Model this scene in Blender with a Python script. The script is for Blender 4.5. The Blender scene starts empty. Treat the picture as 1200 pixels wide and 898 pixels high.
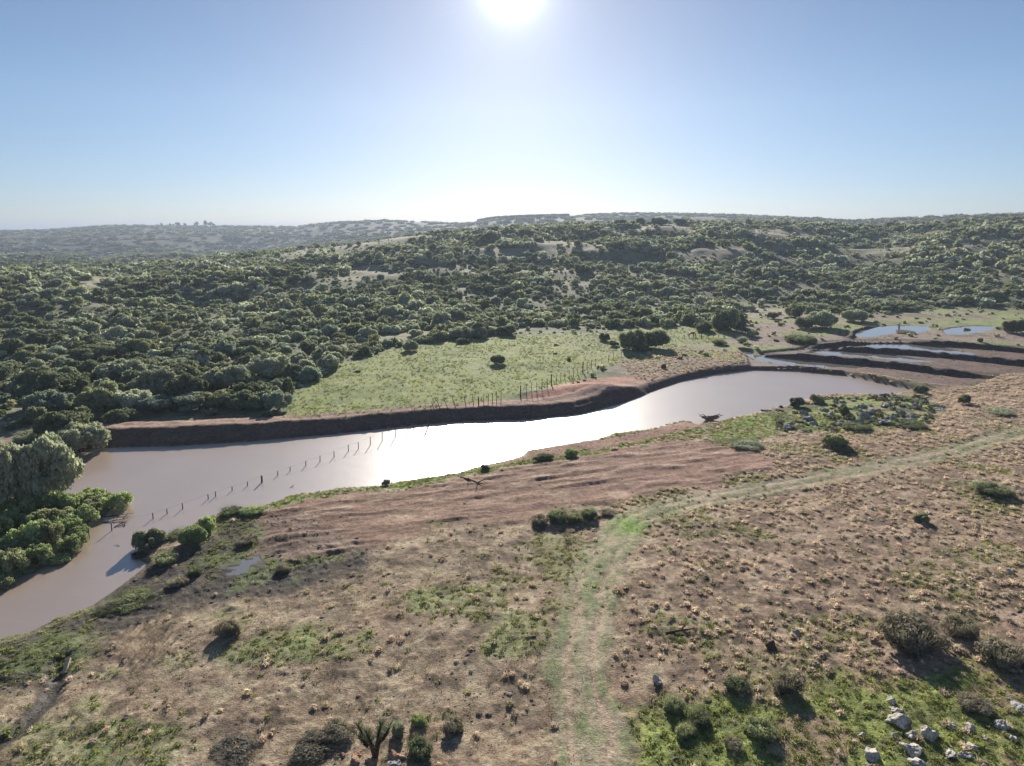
import bpy, bmesh, math, random
import numpy as np
from mathutils import Vector, Matrix, noise as mnoise
R = math.radians
random.seed(7); rng = np.random.default_rng(7)
SC = bpy.context.scene
COL = SC.collection

# ------------------------------------------------------------------ camera, sky, sun, exposure
F, CX, CY, PITCH, H = 811.0, 600.0, 449.0, R(12.4), 30.0
SUN_EL = 17.8
cam_d = bpy.data.cameras.new("camera"); cam = bpy.data.objects.new("camera", cam_d); COL.objects.link(cam)
cam_d.sensor_width = 36.0; cam_d.lens = 36.0 * F / 1200.0; cam_d.clip_start = 0.5; cam_d.clip_end = 60000
cam.location = (0, 0, H); cam.rotation_euler = (R(90) - PITCH, 0, 0)
SC.camera = cam

world = bpy.data.worlds.new("World"); SC.world = world; world.use_nodes = True
wn, wl = world.node_tree.nodes, world.node_tree.links
wn.clear()
wo = wn.new("ShaderNodeOutputWorld"); bg = wn.new("ShaderNodeBackground"); sky = wn.new("ShaderNodeTexSky")
sky.sky_type = 'NISHITA'; sky.sun_disc = False
sky.sun_elevation = R(SUN_EL); sky.sun_rotation = 0.0
sky.altitude = 50; sky.air_density = 0.7; sky.dust_density = 0.15; sky.ozone_density = 3.0
bg.inputs[1].default_value = 0.057
# a few thin streaks of cloud low over the horizon
tc = wn.new("ShaderNodeTexCoord"); mp = wn.new("ShaderNodeMapping"); mp.inputs['Scale'].default_value = (2.2, 2.2, 42)
nz = wn.new("ShaderNodeTexNoise"); nz.inputs['Scale'].default_value = 1.6; nz.inputs['Detail'].default_value = 6
rp = wn.new("ShaderNodeValToRGB"); rp.color_ramp.elements[0].position = 0.52; rp.color_ramp.elements[1].position = 0.75
sx = wn.new("ShaderNodeSeparateXYZ")
bnd = wn.new("ShaderNodeValToRGB")
e = bnd.color_ramp.elements; e[0].position = 0.0; e[0].color = (1, 1, 1, 1); e[1].position = 0.075; e[1].color = (0, 0, 0, 1)
xr = wn.new("ShaderNodeValToRGB"); e = xr.color_ramp.elements; e[0].position = 0.1; e[0].color = (0, 0, 0, 1); e[1].position = 0.5; e[1].color = (1, 1, 1, 1)
m1 = wn.new("ShaderNodeMath"); m1.operation = 'MULTIPLY'; m2 = wn.new("ShaderNodeMath"); m2.operation = 'MULTIPLY'
m3 = wn.new("ShaderNodeMath"); m3.operation = 'MULTIPLY'; m3.inputs[1].default_value = 0.16
mx = wn.new("ShaderNodeMixRGB"); mx.inputs[2].default_value = (8.5, 8.8, 9.4, 1)
wl.new(tc.outputs['Generated'], mp.inputs[0]); wl.new(mp.outputs[0], nz.inputs['Vector']); wl.new(nz.outputs[0], rp.inputs[0])
wl.new(tc.outputs['Generated'], sx.inputs[0]); wl.new(sx.outputs['Z'], bnd.inputs[0]); wl.new(sx.outputs['X'], xr.inputs[0])
wl.new(rp.outputs[0], m1.inputs[0]); wl.new(bnd.outputs[0], m1.inputs[1]); wl.new(m1.outputs[0], m2.inputs[0]); wl.new(xr.outputs[0], m2.inputs[1])
hr = wn.new("ShaderNodeValToRGB"); e = hr.color_ramp.elements; e[0].position = 0.0; e[0].color = (0.74, 0.73, 0.80, 1); e[1].position = 0.16; e[1].color = (1.09, 1.01, 0.945, 1)
hm_ = wn.new("ShaderNodeMixRGB"); hm_.blend_type = 'MULTIPLY'; hm_.inputs[0].default_value = 1.0
wl.new(sx.outputs['Z'], hr.inputs[0]); wl.new(sky.outputs[0], hm_.inputs[1]); wl.new(hr.outputs[0], hm_.inputs[2])
wl.new(m2.outputs[0], m3.inputs[0]); wl.new(m3.outputs[0], mx.inputs[0]); wl.new(hm_.outputs[0], mx.inputs[1])
# bright aureole of thin air around the sun
dt_ = wn.new("ShaderNodeVectorMath"); dt_.operation = 'DOT_PRODUCT'; nv = wn.new("ShaderNodeVectorMath"); nv.operation = 'NORMALIZE'
wl.new(tc.outputs['Generated'], nv.inputs[0]); wl.new(nv.outputs[0], dt_.inputs[0]); dt_.inputs[1].default_value = (0, math.cos(R(SUN_EL)), math.sin(R(SUN_EL)))
def _pw(p, a):
    q = wn.new("ShaderNodeMath"); q.operation = 'POWER'; q.inputs[1].default_value = p; wl.new(dt_.outputs['Value'], q.inputs[0])
    k = wn.new("ShaderNodeMath"); k.operation = 'MULTIPLY'; k.inputs[1].default_value = a; wl.new(q.outputs[0], k.inputs[0]); return k
ga, gb_n = _pw(2200, 15.0), _pw(420, 3.6); gs = wn.new("ShaderNodeMath"); gs.operation = 'ADD'; wl.new(ga.outputs[0], gs.inputs[0]); wl.new(gb_n.outputs[0], gs.inputs[1])
ad = wn.new("ShaderNodeMixRGB"); ad.blend_type = 'ADD'; ad.inputs[0].default_value = 1.0; gc = wn.new("ShaderNodeVectorMath"); gc.operation = 'SCALE'; gc.inputs[0].default_value = (1.0, 0.97, 0.95)
wl.new(gs.outputs[0], gc.inputs['Scale']); wl.new(mx.outputs[0], ad.inputs[1]); wl.new(gc.outputs[0], ad.inputs[2])
wl.new(ad.outputs[0], bg.inputs[0]); wl.new(bg.outputs[0], wo.inputs[0])

sd = bpy.data.lights.new("sun", 'SUN'); sd.energy = 5.0; sd.angle = R(0.9); sd.color = (1.0, 0.93, 0.82)
sun = bpy.data.objects.new("sun", sd); COL.objects.link(sun)
sun.rotation_euler = (R(-(90 - SUN_EL)), 0, R(0.3)); sun.location = (0, 300, 150)

SC.view_settings.view_transform = 'Standard'; SC.view_settings.look = 'None'
SC.view_settings.exposure = 0.85; SC.view_settings.gamma = 1.0; SC.view_settings.use_curve_mapping = False
SC.render.engine = 'CYCLES'
cy = SC.cycles
cy.max_bounces = 6; cy.diffuse_bounces = 3; cy.glossy_bounces = 2; cy.transmission_bounces = 3; cy.volume_bounces = 1
cy.transparent_max_bounces = 4; cy.sample_clamp_indirect = 4; cy.sample_clamp_direct = 30; cy.use_denoising = True
cy.caustics_reflective = False; cy.caustics_refractive = False

# ------------------------------------------------------------------ helpers: pixels <-> world
sP, cP = math.sin(PITCH), math.cos(PITCH)
def raydir(px, py):
    return (px - CX, F * cP - (py - CY) * sP, -F * sP - (py - CY) * cP)
def plane(px, py, z=0.0):
    dx, dy, dz = raydir(px, py); t = (z - H) / dz
    return (dx * t, dy * t)
def project(x, y, z):
    y2 = y * cP - (z - H) * sP; up = y * sP + (z - H) * cP
    y2 = np.maximum(y2, 1e-3)
    return CX + F * x / y2, CY - F * up / y2, y2

# numpy value noise
def _h(i, j, s):
    n = (i.astype(np.int64) * 374761393 + j.astype(np.int64) * 668265263 + s * 1442695041) & 0xffffffff
    n = ((n ^ (n >> 13)) * 1274126177) & 0xffffffff
    n = (n ^ (n >> 16)) & 0xffffffff
    return n.astype(np.float64) / 4294967295.0
def vnoise(x, y, s=0):
    xi = np.floor(x); yi = np.floor(y); fx = x - xi; fy = y - yi
    fx = fx * fx * fx * (fx * (fx * 6 - 15) + 10); fy = fy * fy * fy * (fy * (fy * 6 - 15) + 10)
    a = _h(xi, yi, s); b = _h(xi + 1, yi, s); c = _h(xi, yi + 1, s); d = _h(xi + 1, yi + 1, s)
    return (a + (b - a) * fx) * (1 - fy) + (c + (d - c) * fx) * fy
def fbm(x, y, s=0, o=4):
    v = 0; a = 0.5; t = 0
    for k in range(o):
        ca, sa = math.cos(0.6 * k), math.sin(0.6 * k)
        v = v + a * vnoise((x * ca - y * sa) * 2 ** k + 13.7 * k, (x * sa + y * ca) * 2 ** k + 5.1 * k, s + k); t += a; a *= 0.5
    return v / t
def sst(a, b, x):
    t = np.clip((x - a) / (b - a), 0, 1); return t * t * (3 - 2 * t)

def polydist(x, y, P, attr=None, closed=False, maxd=None):
    """distance to a polyline (and an interpolated attribute, and arc length)"""
    P = np.asarray(P, float); n = len(P); best = np.full(x.shape, 1e18); at_ = np.zeros(x.shape)
    for i in range(n if closed else n - 1):
        a = P[i]; b = P[(i + 1) % n]; d = b - a; L = d @ d + 1e-12
        t = np.clip(((x - a[0]) * d[0] + (y - a[1]) * d[1]) / L, 0, 1)
        q = (x - a[0] - t * d[0]) ** 2 + (y - a[1] - t * d[1]) ** 2
        m = q < best; best = np.where(m, q, best)
        if attr is not None: at_ = np.where(m, attr[i] + (attr[(i + 1) % n] - attr[i]) * t, at_)
    best = np.sqrt(best)
    return (best, at_) if attr is not None else best
def inside(x, y, P):
    P = np.asarray(P, float); c = np.zeros(x.shape, bool); n = len(P)
    for i in range(n):
        a = P[i]; b = P[(i + 1) % n]
        if a[1] == b[1]: continue
        k = ((a[1] > y) != (b[1] > y)) & (x < (b[0] - a[0]) * (y - a[1]) / (b[1] - a[1]) + a[0]); c ^= k
    return c
def sdf(x, y, P):       # negative inside
    P = np.asarray(P, float)
    lo = P.min(0) - 12; hi = P.max(0) + 12
    m = (x > lo[0]) & (x < hi[0]) & (y > lo[1]) & (y < hi[1])
    out = np.full(x.shape, 12.0)
    if m.any():
        d = polydist(x[m], y[m], P, closed=True); out[m] = np.where(inside(x[m], y[m], P), -d, d)
    return out

# ------------------------------------------------------------------ the ponds
W = lambda pts, z=0.0: [plane(a, b, z) for a, b in pts]
NEAR_SHORE = [(-120,792),(0,748),(33,742),(67,725),(107,710),(127,697),(150,680),(173,662),(163,657),(187,633),(213,627),(233,608),(253,603),(277,597),(300,593),(320,590),(340,580),(370,577),(400,572),(440,570),(467,565),(533,555),(567,545),(600,538),(613,533),(617,528),(647,523),(700,515),(720,508),(767,502),(800,493),(817,497),(840,494),(867,488),(893,482),(923,475),(960,463),(1000,462),(1033,463),(1073,458)]
FAR_SHORE = [(1073,458),(1033,450),(987,440),(933,435),(883,434),(843,438),(800,447),(767,458),(757,463),(733,472),(683,485),(617,492),(550,494),(500,497),(400,508),(300,517),(200,523),(110,525),(80,530)]
FAR_H = [0.4,0.6,0.75,0.75,0.7,0.8,0.9,1.05,1.2,1.35,1.5,1.55,1.55,1.55,1.6,1.65,1.7,1.7,1.4]
LEFT_SHORE = [(67,547),(60,570),(62,590),(100,594),(133,590),(125,604),(103,613),(103,632),(67,652),(43,671),(0,684),(-60,700),(-130,715)]
POND = W(NEAR_SHORE + FAR_SHORE[1:] + LEFT_SHORE)
FARL = W([(1300,446),(1150,452)] + FAR_SHORE + [(30,533),(-60,540)])
FARH = [0.0,0.15] + FAR_H + [1.0,0.6]
FARP = FARL + [(-420, 105), (-3000, 400), (-3000, 9000), (3000, 9000), (3000, 200)]

LV = dict(p2=0.55, p3=0.8, p4=1.05, p5=1.25, p6=1.25)
P2 = W([(870,412),(879,413),(893,418.5),(937,422),(981,426),(1010,430),(1000,431.5),(960,429.5),(923,427),(893,423.5),(878,418)], LV['p2'])
P3 = W([(952,412),(967,411),(1025,414),(1069,420),(1092,424),(1069,423.8),(1025,419),(967,415)], LV['p3'])
P4 = W([(1005,405),(1025,403.5),(1060,403.5),(1098,406.7),(1144,415.6),(1127,415.6),(1083,411),(1025,407.3)], LV['p4'])
P5 = W([(1004,392),(1010,387.5),(1033,383),(1050,382),(1087,383),(1087,387),(1073,390),(1053,390),(1038,391.7),(1020,395),(1005,394.5)], LV['p5'])
P6 = W([(1107,387.5),(1117,384.7),(1142,382.8),(1170,383),(1158,386),(1142,389.7),(1127,391.7),(1110,391.7)], LV['p6'])
CRB = [(872,412.5),(888,413.5),(937,414.5),(996,419.5),(1054,425),(1112,432.5),(1182,438.5)]
CRC = [(945,408),(958,406.3),(996,406.3),(1054,409),(1112,413.5),(1205,423),(1260,430)]
CRD = [(948,404),(958,401.6),(996,399.6),(1054,398.6),(1112,400.6),(1171,405),(1230,411)]
CRA = [(880,428),(933,427.5),(987,433),(1033,440),(1075,447),(1140,452)]
BERMS = [  # crest line, crest height above ground 0, height attr, half width
    (W(CRB, 1.7), [0.9,1.55,1.75,1.75,1.75,1.7,0.9], 1.8),
    (W(CRC, 1.9), [1.0,1.7,1.95,1.95,1.95,1.95,1.9], 1.8),
    (W(CRD, 2.1), [1.3,1.8,2.15,2.2,2.2,2.2,2.1], 1.9),
    (W([(996,393),(1002,386.5),(1020,381.5),(1050,379.5),(1092,380.5)], 2.1), [1.9,2.2,2.35,2.35,1.7], 1.5),
    (W([(1108,385),(1118,382.6),(1142,380.8),(1182,381.5)], 1.9), [1.5,1.9,1.95,1.5], 1.3),
]
FLATS = [ (W(CRA + CRB[::-1], 1.0), 0.58), (W(CRB[1:] + [(1230,441)] + CRC[::-1], 1.0), 0.83), (W(CRC[1:] + CRD[::-1], 1.0), 1.08) ]
UPPER = [(P2, LV['p2']), (P3, LV['p3']), (P4, LV['p4']), (P5, LV['p5']), (P6, LV['p6'])]

# ------------------------------------------------------------------ hills, as tables over azimuth
def azel(px, py):
    dx, dy, dz = raydir(px, py); return math.atan2(dx, dy), dz / math.hypot(dx, dy)
def table(px, yy, rr):
    A, Z, RR = [], [], []
    for p, y_, r_ in zip(px, yy, rr):
        a, t = azel(p, y_); A.append(a); RR.append(r_); Z.append(H + r_ * t)
    return np.array(A), np.array(Z), np.array(RR, float)
px1 = [-300,0,150,283,353,400,450,500,550,620,700,750,850,900,950,1000,1050,1100,1150,1200,1500]
T1 = table(px1, [334,330,321,304,294,289,282,277,272,267,264,262,262,264,266,268,268,265,261,259,258],
           [420,420,450,480,500,520,530,540,550,560,570,580,590,600,620,640,650,650,650,640,640])
RB1 = np.interp(T1[0], [azel(p, 300)[0] for p in (-300, 0, 300, 500, 700, 900, 1200, 1500)], [150, 165, 185, 215, 255, 285, 300, 300])
px2 = [-300,0,50,100,130,200,300,350,365,400,450,500,530,560,580,620,668,700,760,850,950,1000,1050,1100,1200,1500]
T2 = table(px2, [272,271.5,270.5,267,265,265.5,266,266.5,264,261,259,261,263,262,259,257,256,252,251,253,258,261,258,255,253,252],
           [3000,3000,3000,2900,2900,2900,2900,2900,2700,2500,2400,2400,2300,2200,2100,2100,2100,2300,2400,2200,1900,1800,1700,1600,1500,1500])

FACE = 2.1
MOUND = plane(700, 446, 3.0)
def hills(x, y):
    r = np.hypot(x, y); a = np.arctan2(x, y)
    z1 = np.interp(a, T1[0], T1[1]); r1 = np.interp(a, T1[0], T1[2]); rb = np.interp(a, T1[0], RB1)
    z2 = np.interp(a, T2[0], T2[1]); r2 = np.interp(a, T2[0], T2[2])
    t = (r - rb) / (r1 - rb)
    up = sst(0, 1, t) * 0.55 + np.clip(t, 0, 1) * 0.45
    val = np.interp(a, [azel(300, 300)[0], azel(620, 300)[0]], [-14, 8])
    val = np.minimum(val, z1 - 3)
    z = z1 * up
    back = sst(r1, r1 + 520, r)
    z = z * (1 - back) + val * back
    z = z + (fbm(x / 60, y / 60, 3, 4) - 0.5) * 17 * sst(0.05, 0.5, t) * (1 - 0.65 * sst(0.75, 1.0, t) * (1 - back))
    far = sst(r2 * 0.52, r2, r)
    z = z * (1 - far) + z2 * far
    z = z + (fbm(x / 330, y / 330, 9, 4) - 0.5) * 34 * sst(700, 1300, r) * (1 - sst(r2 * 0.8, r2 * 0.97, r))
    beyond = sst(r2, r2 * 1.6, r)
    z = z * (1 - beyond) + (-20) * beyond
    z = z + sst(9000, 16000, r) * 62
    return z, t, back, far
PUD = None; CHAN = None
def hbase(x, y):
    x = np.asarray(x, float); y = np.asarray(y, float)
    hz, t, back, far = hills(x, y)
    r = np.hypot(x, y)
    z = hz.copy()
    m = (r < 420)
    if m.any():
        X, Y = x[m], y[m]
        dp = polydist(X, Y, POND, closed=True); ins = inside(X, Y, POND)
        dF, hF = polydist(X, Y, FARL, FARH)
        sF = np.where(inside(X, Y, FARP), dF, -dF)
        w = sst(-5, 5, sF)
        near = 0.28 * (1 - np.exp(-dp / 1.2)) + 4.2 * (1 - np.exp(-dp / 70)) + 0.5 * sst(20, 60, X) * sst(0, 30, dp)
        farG = np.interp(X, [-120, -10, 15, 35, 60], [1.15, 1.2, 1.15, 1.2, 1.3])
        g = near * (1 - w) + farG * w
        for P, lv in FLATS:
            s = sdf(X, Y, P); g = g * sst(-0.3, 0.5, s) + lv * (1 - sst(-0.3, 0.5, s))
        # main bank: 1:1 face, flat top, gentle back
        topw = np.interp(hF, [0.7, 1.0, 1.4, 1.7], [0.9, 2.0, 3.2, 3.6])
        nn = (vnoise(X / 2.2, Y / 2.2, 5) - 0.5) * 0.5
        fw_ = hF * FACE; prof = np.where(dF < fw_ + topw, np.minimum(dF / FACE + 0.05, hF), hF - (dF - fw_ - topw) * 0.35)
        prof = prof + nn * 0.35 * sst(0.4, 2.0, hF)
        g = np.where((sF > 0), np.maximum(g, prof), g)
        for P, hh, hw in BERMS:
            d, ha = polydist(X, Y, P, hh)
            bt = ha - np.maximum(np.abs(d) - hw * 0.28, 0) * 0.85
            bt = bt + (fbm(X / 1.8, Y / 1.8, 8, 3) - 0.5) * 0.7
            g = np.maximum(g, np.where(d < hw * 2.2, bt, -9))
        # heap of red earth behind the bank
        mx_, my_ = X - MOUND[0], Y - MOUND[1]
        g = g + 1.25 * np.exp(-((mx_ + 0.2 * my_) / 7.0) ** 2 - (my_ / 4.0) ** 2) + 0.6 * np.exp(-((mx_ + 9) / 7.5) ** 2 - ((my_ + 3) / 3.5) ** 2)
        g = np.where(ins, -np.minimum(0.22 * dp, 0.8), np.minimum(g, dp * 0.6 + 0.02))
        for P, lv in UPPER:
            s = sdf(X, Y, P) - 0.45; g = np.where(s < 1.2, np.minimum(g, lv + np.maximum(s, 0) * 0.9 + np.minimum(s, 0) * 0.3 - 0.015), g)
        if PUD is not None:
            s = sdf(X, Y, PUD[0]); k = 1 - sst(0.0, 2.2, s); g = g * (1 - k) + (PUD[1] + 0.035) * k; g = np.where(s + (fbm(X / 0.7, Y / 0.7, 12, 2) - 0.5) * 1.6 < -0.1, PUD[1] - 0.05, g)
        if CHAN is not None:
            d = polydist(X, Y, CHAN); g = g - 0.32 * np.exp(-(d / 0.75) ** 2)
        bl = sst(0, 1, (r[m] - 130) / 60.0) * w
        z[m] = g + np.where(w > 0.5, hz[m], 0) * sst(0.0, 0.12, t[m])
    return z
def at(px, py, fn=None):
    fn = fn or hbase
    dx, dy, dz = raydir(px, py); hl = math.hypot(dx, dy); ux, uy, tz = dx / hl, dy / hl, dz / hl
    r = np.exp(np.linspace(math.log(18), math.log(5000), 900))
    g = fn(ux * r, uy * r) - (H + tz * r)
    k = np.argmax(g > 0) if (g > 0).any() else len(r) - 1
    a, b = r[max(k - 1, 0)], r[k]
    r = np.linspace(a, b, 24); g = fn(ux * r, uy * r) - (H + tz * r)
    k = np.argmax(g > 0) if (g > 0).any() else 23
    return (ux * r[k], uy * r[k])
A = lambda pts: [at(a, b) for a, b in pts]
_p = A([(266,667),(285,656),(305,649),(309,655),(291,668),(272,674)])
_c = np.mean(_p, axis=0); PUD = (_p, float(hbase(np.array([_c[0]]), np.array([_c[1]]))[0]))
CHAN = A([(-60,905),(-20,882),(20,855),(50,825),(64,795),(70,772)])

STRIP = A([(300,603),(345,588),(400,578),(470,574),(540,560),(600,546),(640,535),(700,528),(780,517),(830,516),(880,530),(918,548),(865,557),(840,572),(770,573),(705,592),(640,600),(600,612),(520,615),(450,640),(350,660),(300,645),(320,625)])
VERGE = A([(325,592),(380,579),(440,571.5),(500,563),(560,551),(620,541),(680,533),(740,519),(800,508),(850,503),(900,490)])
BEACH = A([(617,529),(647,524),(700,516),(767,503),(800,494.5),(822,499),(800,507),(740,517),(680,530),(630,539)])
KNOLL = A([(850,505),(870,488),(930,475),(1000,464),(1080,462),(1105,480),(1085,497),(1000,505),(930,505),(900,512),(870,528),(820,517)])
GREENBR = A([(745,960),(748,850),(790,815),(850,812),(930,822),(980,792),(1060,790),(1120,770),(1200,760),(1320,760),(1320,960)])
TRACK = A([(712,980),(695,898),(690,850),(678,790),(684,720),(702,660),(742,607),(800,590),(860,578),(950,562),(1050,543),(1120,528),(1200,505),(1320,478)])
MUD = A([(-60,770),(0,752),(60,728),(107,712),(150,682),(172,664),(230,640),(270,605),(330,594),(380,606),(440,640),(430,665),(350,692),(250,706),(180,725),(100,752),(50,800),(-60,850)])
RUTS = A([(150,735),(190,728),(203,765),(175,775),(140,775)])
FIELD = A([(330,491),(345,462),(400,428),(470,408),(540,398),(620,392),(700,390),(760,384),(830,384),(868,392),(850,400),(760,412),(725,424),(700,434),(640,455),(590,468),(520,478),(430,488)])
REDBANK = A([(500,486),(560,478),(600,470),(640,456),(680,444),(735,441),(765,446),(752,456),(720,468),(660,478),(600,482),(520,490)])
MEADOW = A([(720,425),(760,412),(850,400),(880,386),(870,374),(920,370),(960,368),(1020,372),(1100,362),(1320,358),(1320,470),(1100,452),(880,428),(800,437),(760,448),(735,441)])
OPEN_FAR = [A([(50,343),(90,333),(130,326),(160,325),(140,333),(90,342)]), A([(520,302),(560,293),(620,285),(680,280),(690,290),(640,300),(560,304)]),
            A([(330,300),(400,287),(470,278),(500,276),(480,283),(420,293),(340,306)]), A([(400,318),(440,312),(480,320),(470,332),(420,328)]),
            A([(0,404),(25,402),(35,410),(10,415),(-20,412)]), A([(860,362),(930,364),(960,372),(880,376)]), A([(720,262),(800,268),(850,275),(760,273)]),
            A([(960,290),(1060,285),(1080,294),(1000,298)]), A([(780,292),(860,288),(880,300),(800,303)]), A([(440,395),(490,388),(500,396),(450,402)]),
            A([(1100,290),(1160,286),(1170,296),(1120,300)]), A([(880,268),(960,272),(950,282),(880,278)])]

def warp(x, y):
    a = (fbm(x / 3.0, y / 3.0, 21, 3) - 0.5) * 3.2; b = (fbm(x / 3.0, y / 3.0, 31, 3) - 0.5) * 3.2
    return x + a, y + b
def masks(x, y):
    xw, yw = warp(x, y); M = {}
    soft = lambda P, s=0.6: 1 - sst(-s, s, sdf(xw, yw, P))
    M['strip'] = soft(STRIP, 1.0)
    M['beach'] = soft(BEACH, 0.4); M['knoll'] = soft(KNOLL, 1.0); M['gbr'] = soft(GREENBR, 1.0)
    M['mud'] = soft(MUD, 1.2); M['field'] = soft(FIELD, 1.0); M['red'] = soft(REDBANK, 0.8); M['meadow'] = soft(MEADOW, 2)
    M['ruts'] = 1 - sst(-0.3, 0.6, sdf(x, y, RUTS))
    dv = polydist(xw, yw, VERGE); M['verge'] = 1 - sst(0.5, 1.3, dv)
    xt = x + (vnoise(x / 2, y / 2, 77) - .5) * .8
    dt = polydist(xt, y, TRACK); M['track'] = 1 - sst(1.5, 2.6, dt); M['wheel'] = np.exp(-((dt - 0.95) / 0.34) ** 2); M['dt'] = dt
    M['open'] = np.zeros(x.shape)
    r = np.hypot(x, y); m = r > 100
    if m.any():
        X, Y = x[m] + (vnoise(x[m] / 14, y[m] / 14, 4) - .5) * 12, y[m] + (vnoise(x[m] / 14, y[m] / 14, 6) - .5) * 14
        o = np.zeros(X.shape)
        for P in OPEN_FAR: o = np.maximum(o, 1 - sst(-2, 5, sdf(X, Y, P)))
        M['open'][m] = o
    return M

sdir = np.array(at(850, 545)) - np.array(at(400, 595)); sdir /= np.linalg.norm(sdir)
def micro(x, y, M=None):
    """clods, furrows and ruts"""
    r = np.hypot(x, y); out = np.zeros(x.shape); m = r < 420
    if not m.any(): return out
    X, Y = x[m], y[m]
    M = masks(X, Y) if M is None else {k: v[m] for k, v in M.items()}
    dp = np.where(inside(X, Y, POND), -1, 1) * polydist(X, Y, POND, closed=True)
    f = fbm(X / 1.6, Y / 1.6, 41, 4) - 0.5
    lump = np.maximum(fbm(X / 0.75, Y / 0.75, 51, 3) - 0.56, 0) * 1.5
    big = (fbm(X / 9, Y / 9, 61, 3) - 0.5)
    al = X * sdir[0] + Y * sdir[1]; ac = -X * sdir[1] + Y * sdir[0]
    fur = np.maximum(fbm(al / 5.0, ac / 0.9, 71, 3) - 0.45, 0) * 1.3 + 0.10 * (vnoise(al / 1.2, ac / 0.35, 72) - .5)
    tr = np.maximum(M['track'], 0)
    z = f * 0.10 + lump * 0.2 + big * 0.55
    z = z * (1 - 0.75 * tr) * (1 - 0.6 * M['field']) * (1 - 0.5 * M['meadow'])
    z = z * (1 - M['strip']) + (big * 0.5 + fur * 0.42 + f * 0.10) * M['strip']
    z = z + M['mud'] * (np.maximum(fbm(X / 0.5, Y / 0.5, 55, 2) - .5, 0) * 0.3)
    z = z - 0.10 * M['wheel'] * (0.4 + 0.6 * vnoise(X / 3, Y / 3, 9))
    z = z + M['ruts'] * (0.16 * np.sin(X * 2 * math.pi / 0.66 + 0.8 * np.sin(Y * 0.8)) - f * 0.2)
    z = z * sst(-0.5, 2.5, dp) + 0.05 * f
    if PUD is not None: z = z * sst(0.1, 1.6, sdf(X, Y, PUD[0]))
    for P, lv in UPPER: z = z * sst(-0.2, 1.2, sdf(X, Y, P))
    for P, lv in FLATS: z = z * (0.22 + 0.78 * sst(-0.5, 0.8, sdf(X, Y, P)))
    out[m] = z * (1 - sst(300, 420, r[m]))
    return out
def hfull(x, y): return hbase(x, y) + micro(x, y)
def gz(x, y): return float(hfull(np.array([float(x)]), np.array([float(y)]))[0])
def atf(px, py):
    x, y = at(px, py, hbase); return x, y, gz(x, y)

# ------------------------------------------------------------------ mesh helpers
def big_mesh(name, V, Q, mat, attrs=None, smooth=False, k=4):
    me = bpy.data.meshes.new(name); V = np.ascontiguousarray(V, np.float32).reshape(-1); Q = np.ascontiguousarray(Q, np.int32).reshape(-1)
    nq = len(Q) // k
    me.vertices.add(len(V) // 3); me.vertices.foreach_set("co", V)
    me.loops.add(len(Q)); me.loops.foreach_set("vertex_index", Q)
    me.polygons.add(nq); me.polygons.foreach_set("loop_start", np.arange(0, nq * k, k, dtype=np.int32))
    if smooth: me.polygons.foreach_set("use_smooth", np.ones(nq, bool))
    me.update(calc_edges=True)
    for nm, ar in (attrs or {}).items():
        a = me.attributes.new(nm, 'FLOAT_COLOR', 'POINT')
        c = np.ones((len(ar), 4), np.float32); c[:, :3] = ar; a.data.foreach_set("color", c.reshape(-1))
    if mat: me.materials.append(mat)
    return me
def put(name, me, parent=None, loc=(0, 0, 0), rz=0, sc=(1, 1, 1)):
    o = bpy.data.objects.new(name, me); COL.objects.link(o); o.location = loc; o.rotation_euler = (0, 0, rz); o.scale = sc
    if parent: o.parent = parent
    return o
def tag(o, label=None, cat=None, group=None, kind=None):
    if label: o['label'] = label
    if cat: o['category'] = cat
    if group: o['group'] = group
    if kind: o['kind'] = kind
    return o
def empty(name, loc, rz=0, sc=1.0):
    o = bpy.data.objects.new(name, None); COL.objects.link(o); o.location = loc; o.rotation_euler = (0, 0, rz)
    o.scale = sc if hasattr(sc, '__len__') else (sc, sc, sc); o.empty_display_size = 0.3
    return o
def copy_tree(o, parent=None):
    c = o.copy(); COL.objects.link(c); c.parent = parent
    for ch in list(o.children): copy_tree(ch, c)
    return c

# ------------------------------------------------------------------ materials
def newmat(name):
    m = bpy.data.materials.new(name); m.use_nodes = True; n, l = m.node_tree.nodes, m.node_tree.links; n.clear()
    out = n.new("ShaderNodeOutputMaterial"); return m, n, l, out
def mnode(n, l, op, a, b=None):
    k = n.new("ShaderNodeMath"); k.operation = op
    for i, v in enumerate((a, b)):
        if v is None: continue
        if isinstance(v, (int, float)): k.inputs[i].default_value = v
        else: l.new(v, k.inputs[i])
    return k.outputs[0]
def noise_node(n, l, scale, detail=4, vec=None, rough=0.6):
    k = n.new("ShaderNodeTexNoise"); k.inputs['Scale'].default_value = scale; k.inputs['Detail'].default_value = detail; k.inputs['Roughness'].default_value = rough
    if vec: l.new(vec, k.inputs['Vector'])
    return k.outputs[0]
def ramp(n, l, v, a, b, lo, hi):
    k = n.new("ShaderNodeMapRange"); l.new(v, k.inputs[0])
    for i, q in enumerate((a, b, lo, hi)): k.inputs[1 + i].default_value = q
    return k.outputs[0]
def mulcol(n, l, col, fac):
    k = n.new("ShaderNodeVectorMath"); k.operation = 'SCALE'
    if isinstance(col, tuple): k.inputs[0].default_value = col
    else: l.new(col, k.inputs[0])
    if isinstance(fac, (int, float)): k.inputs['Scale'].default_value = fac
    else: l.new(fac, k.inputs['Scale'])
    return k.outputs[0]

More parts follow.
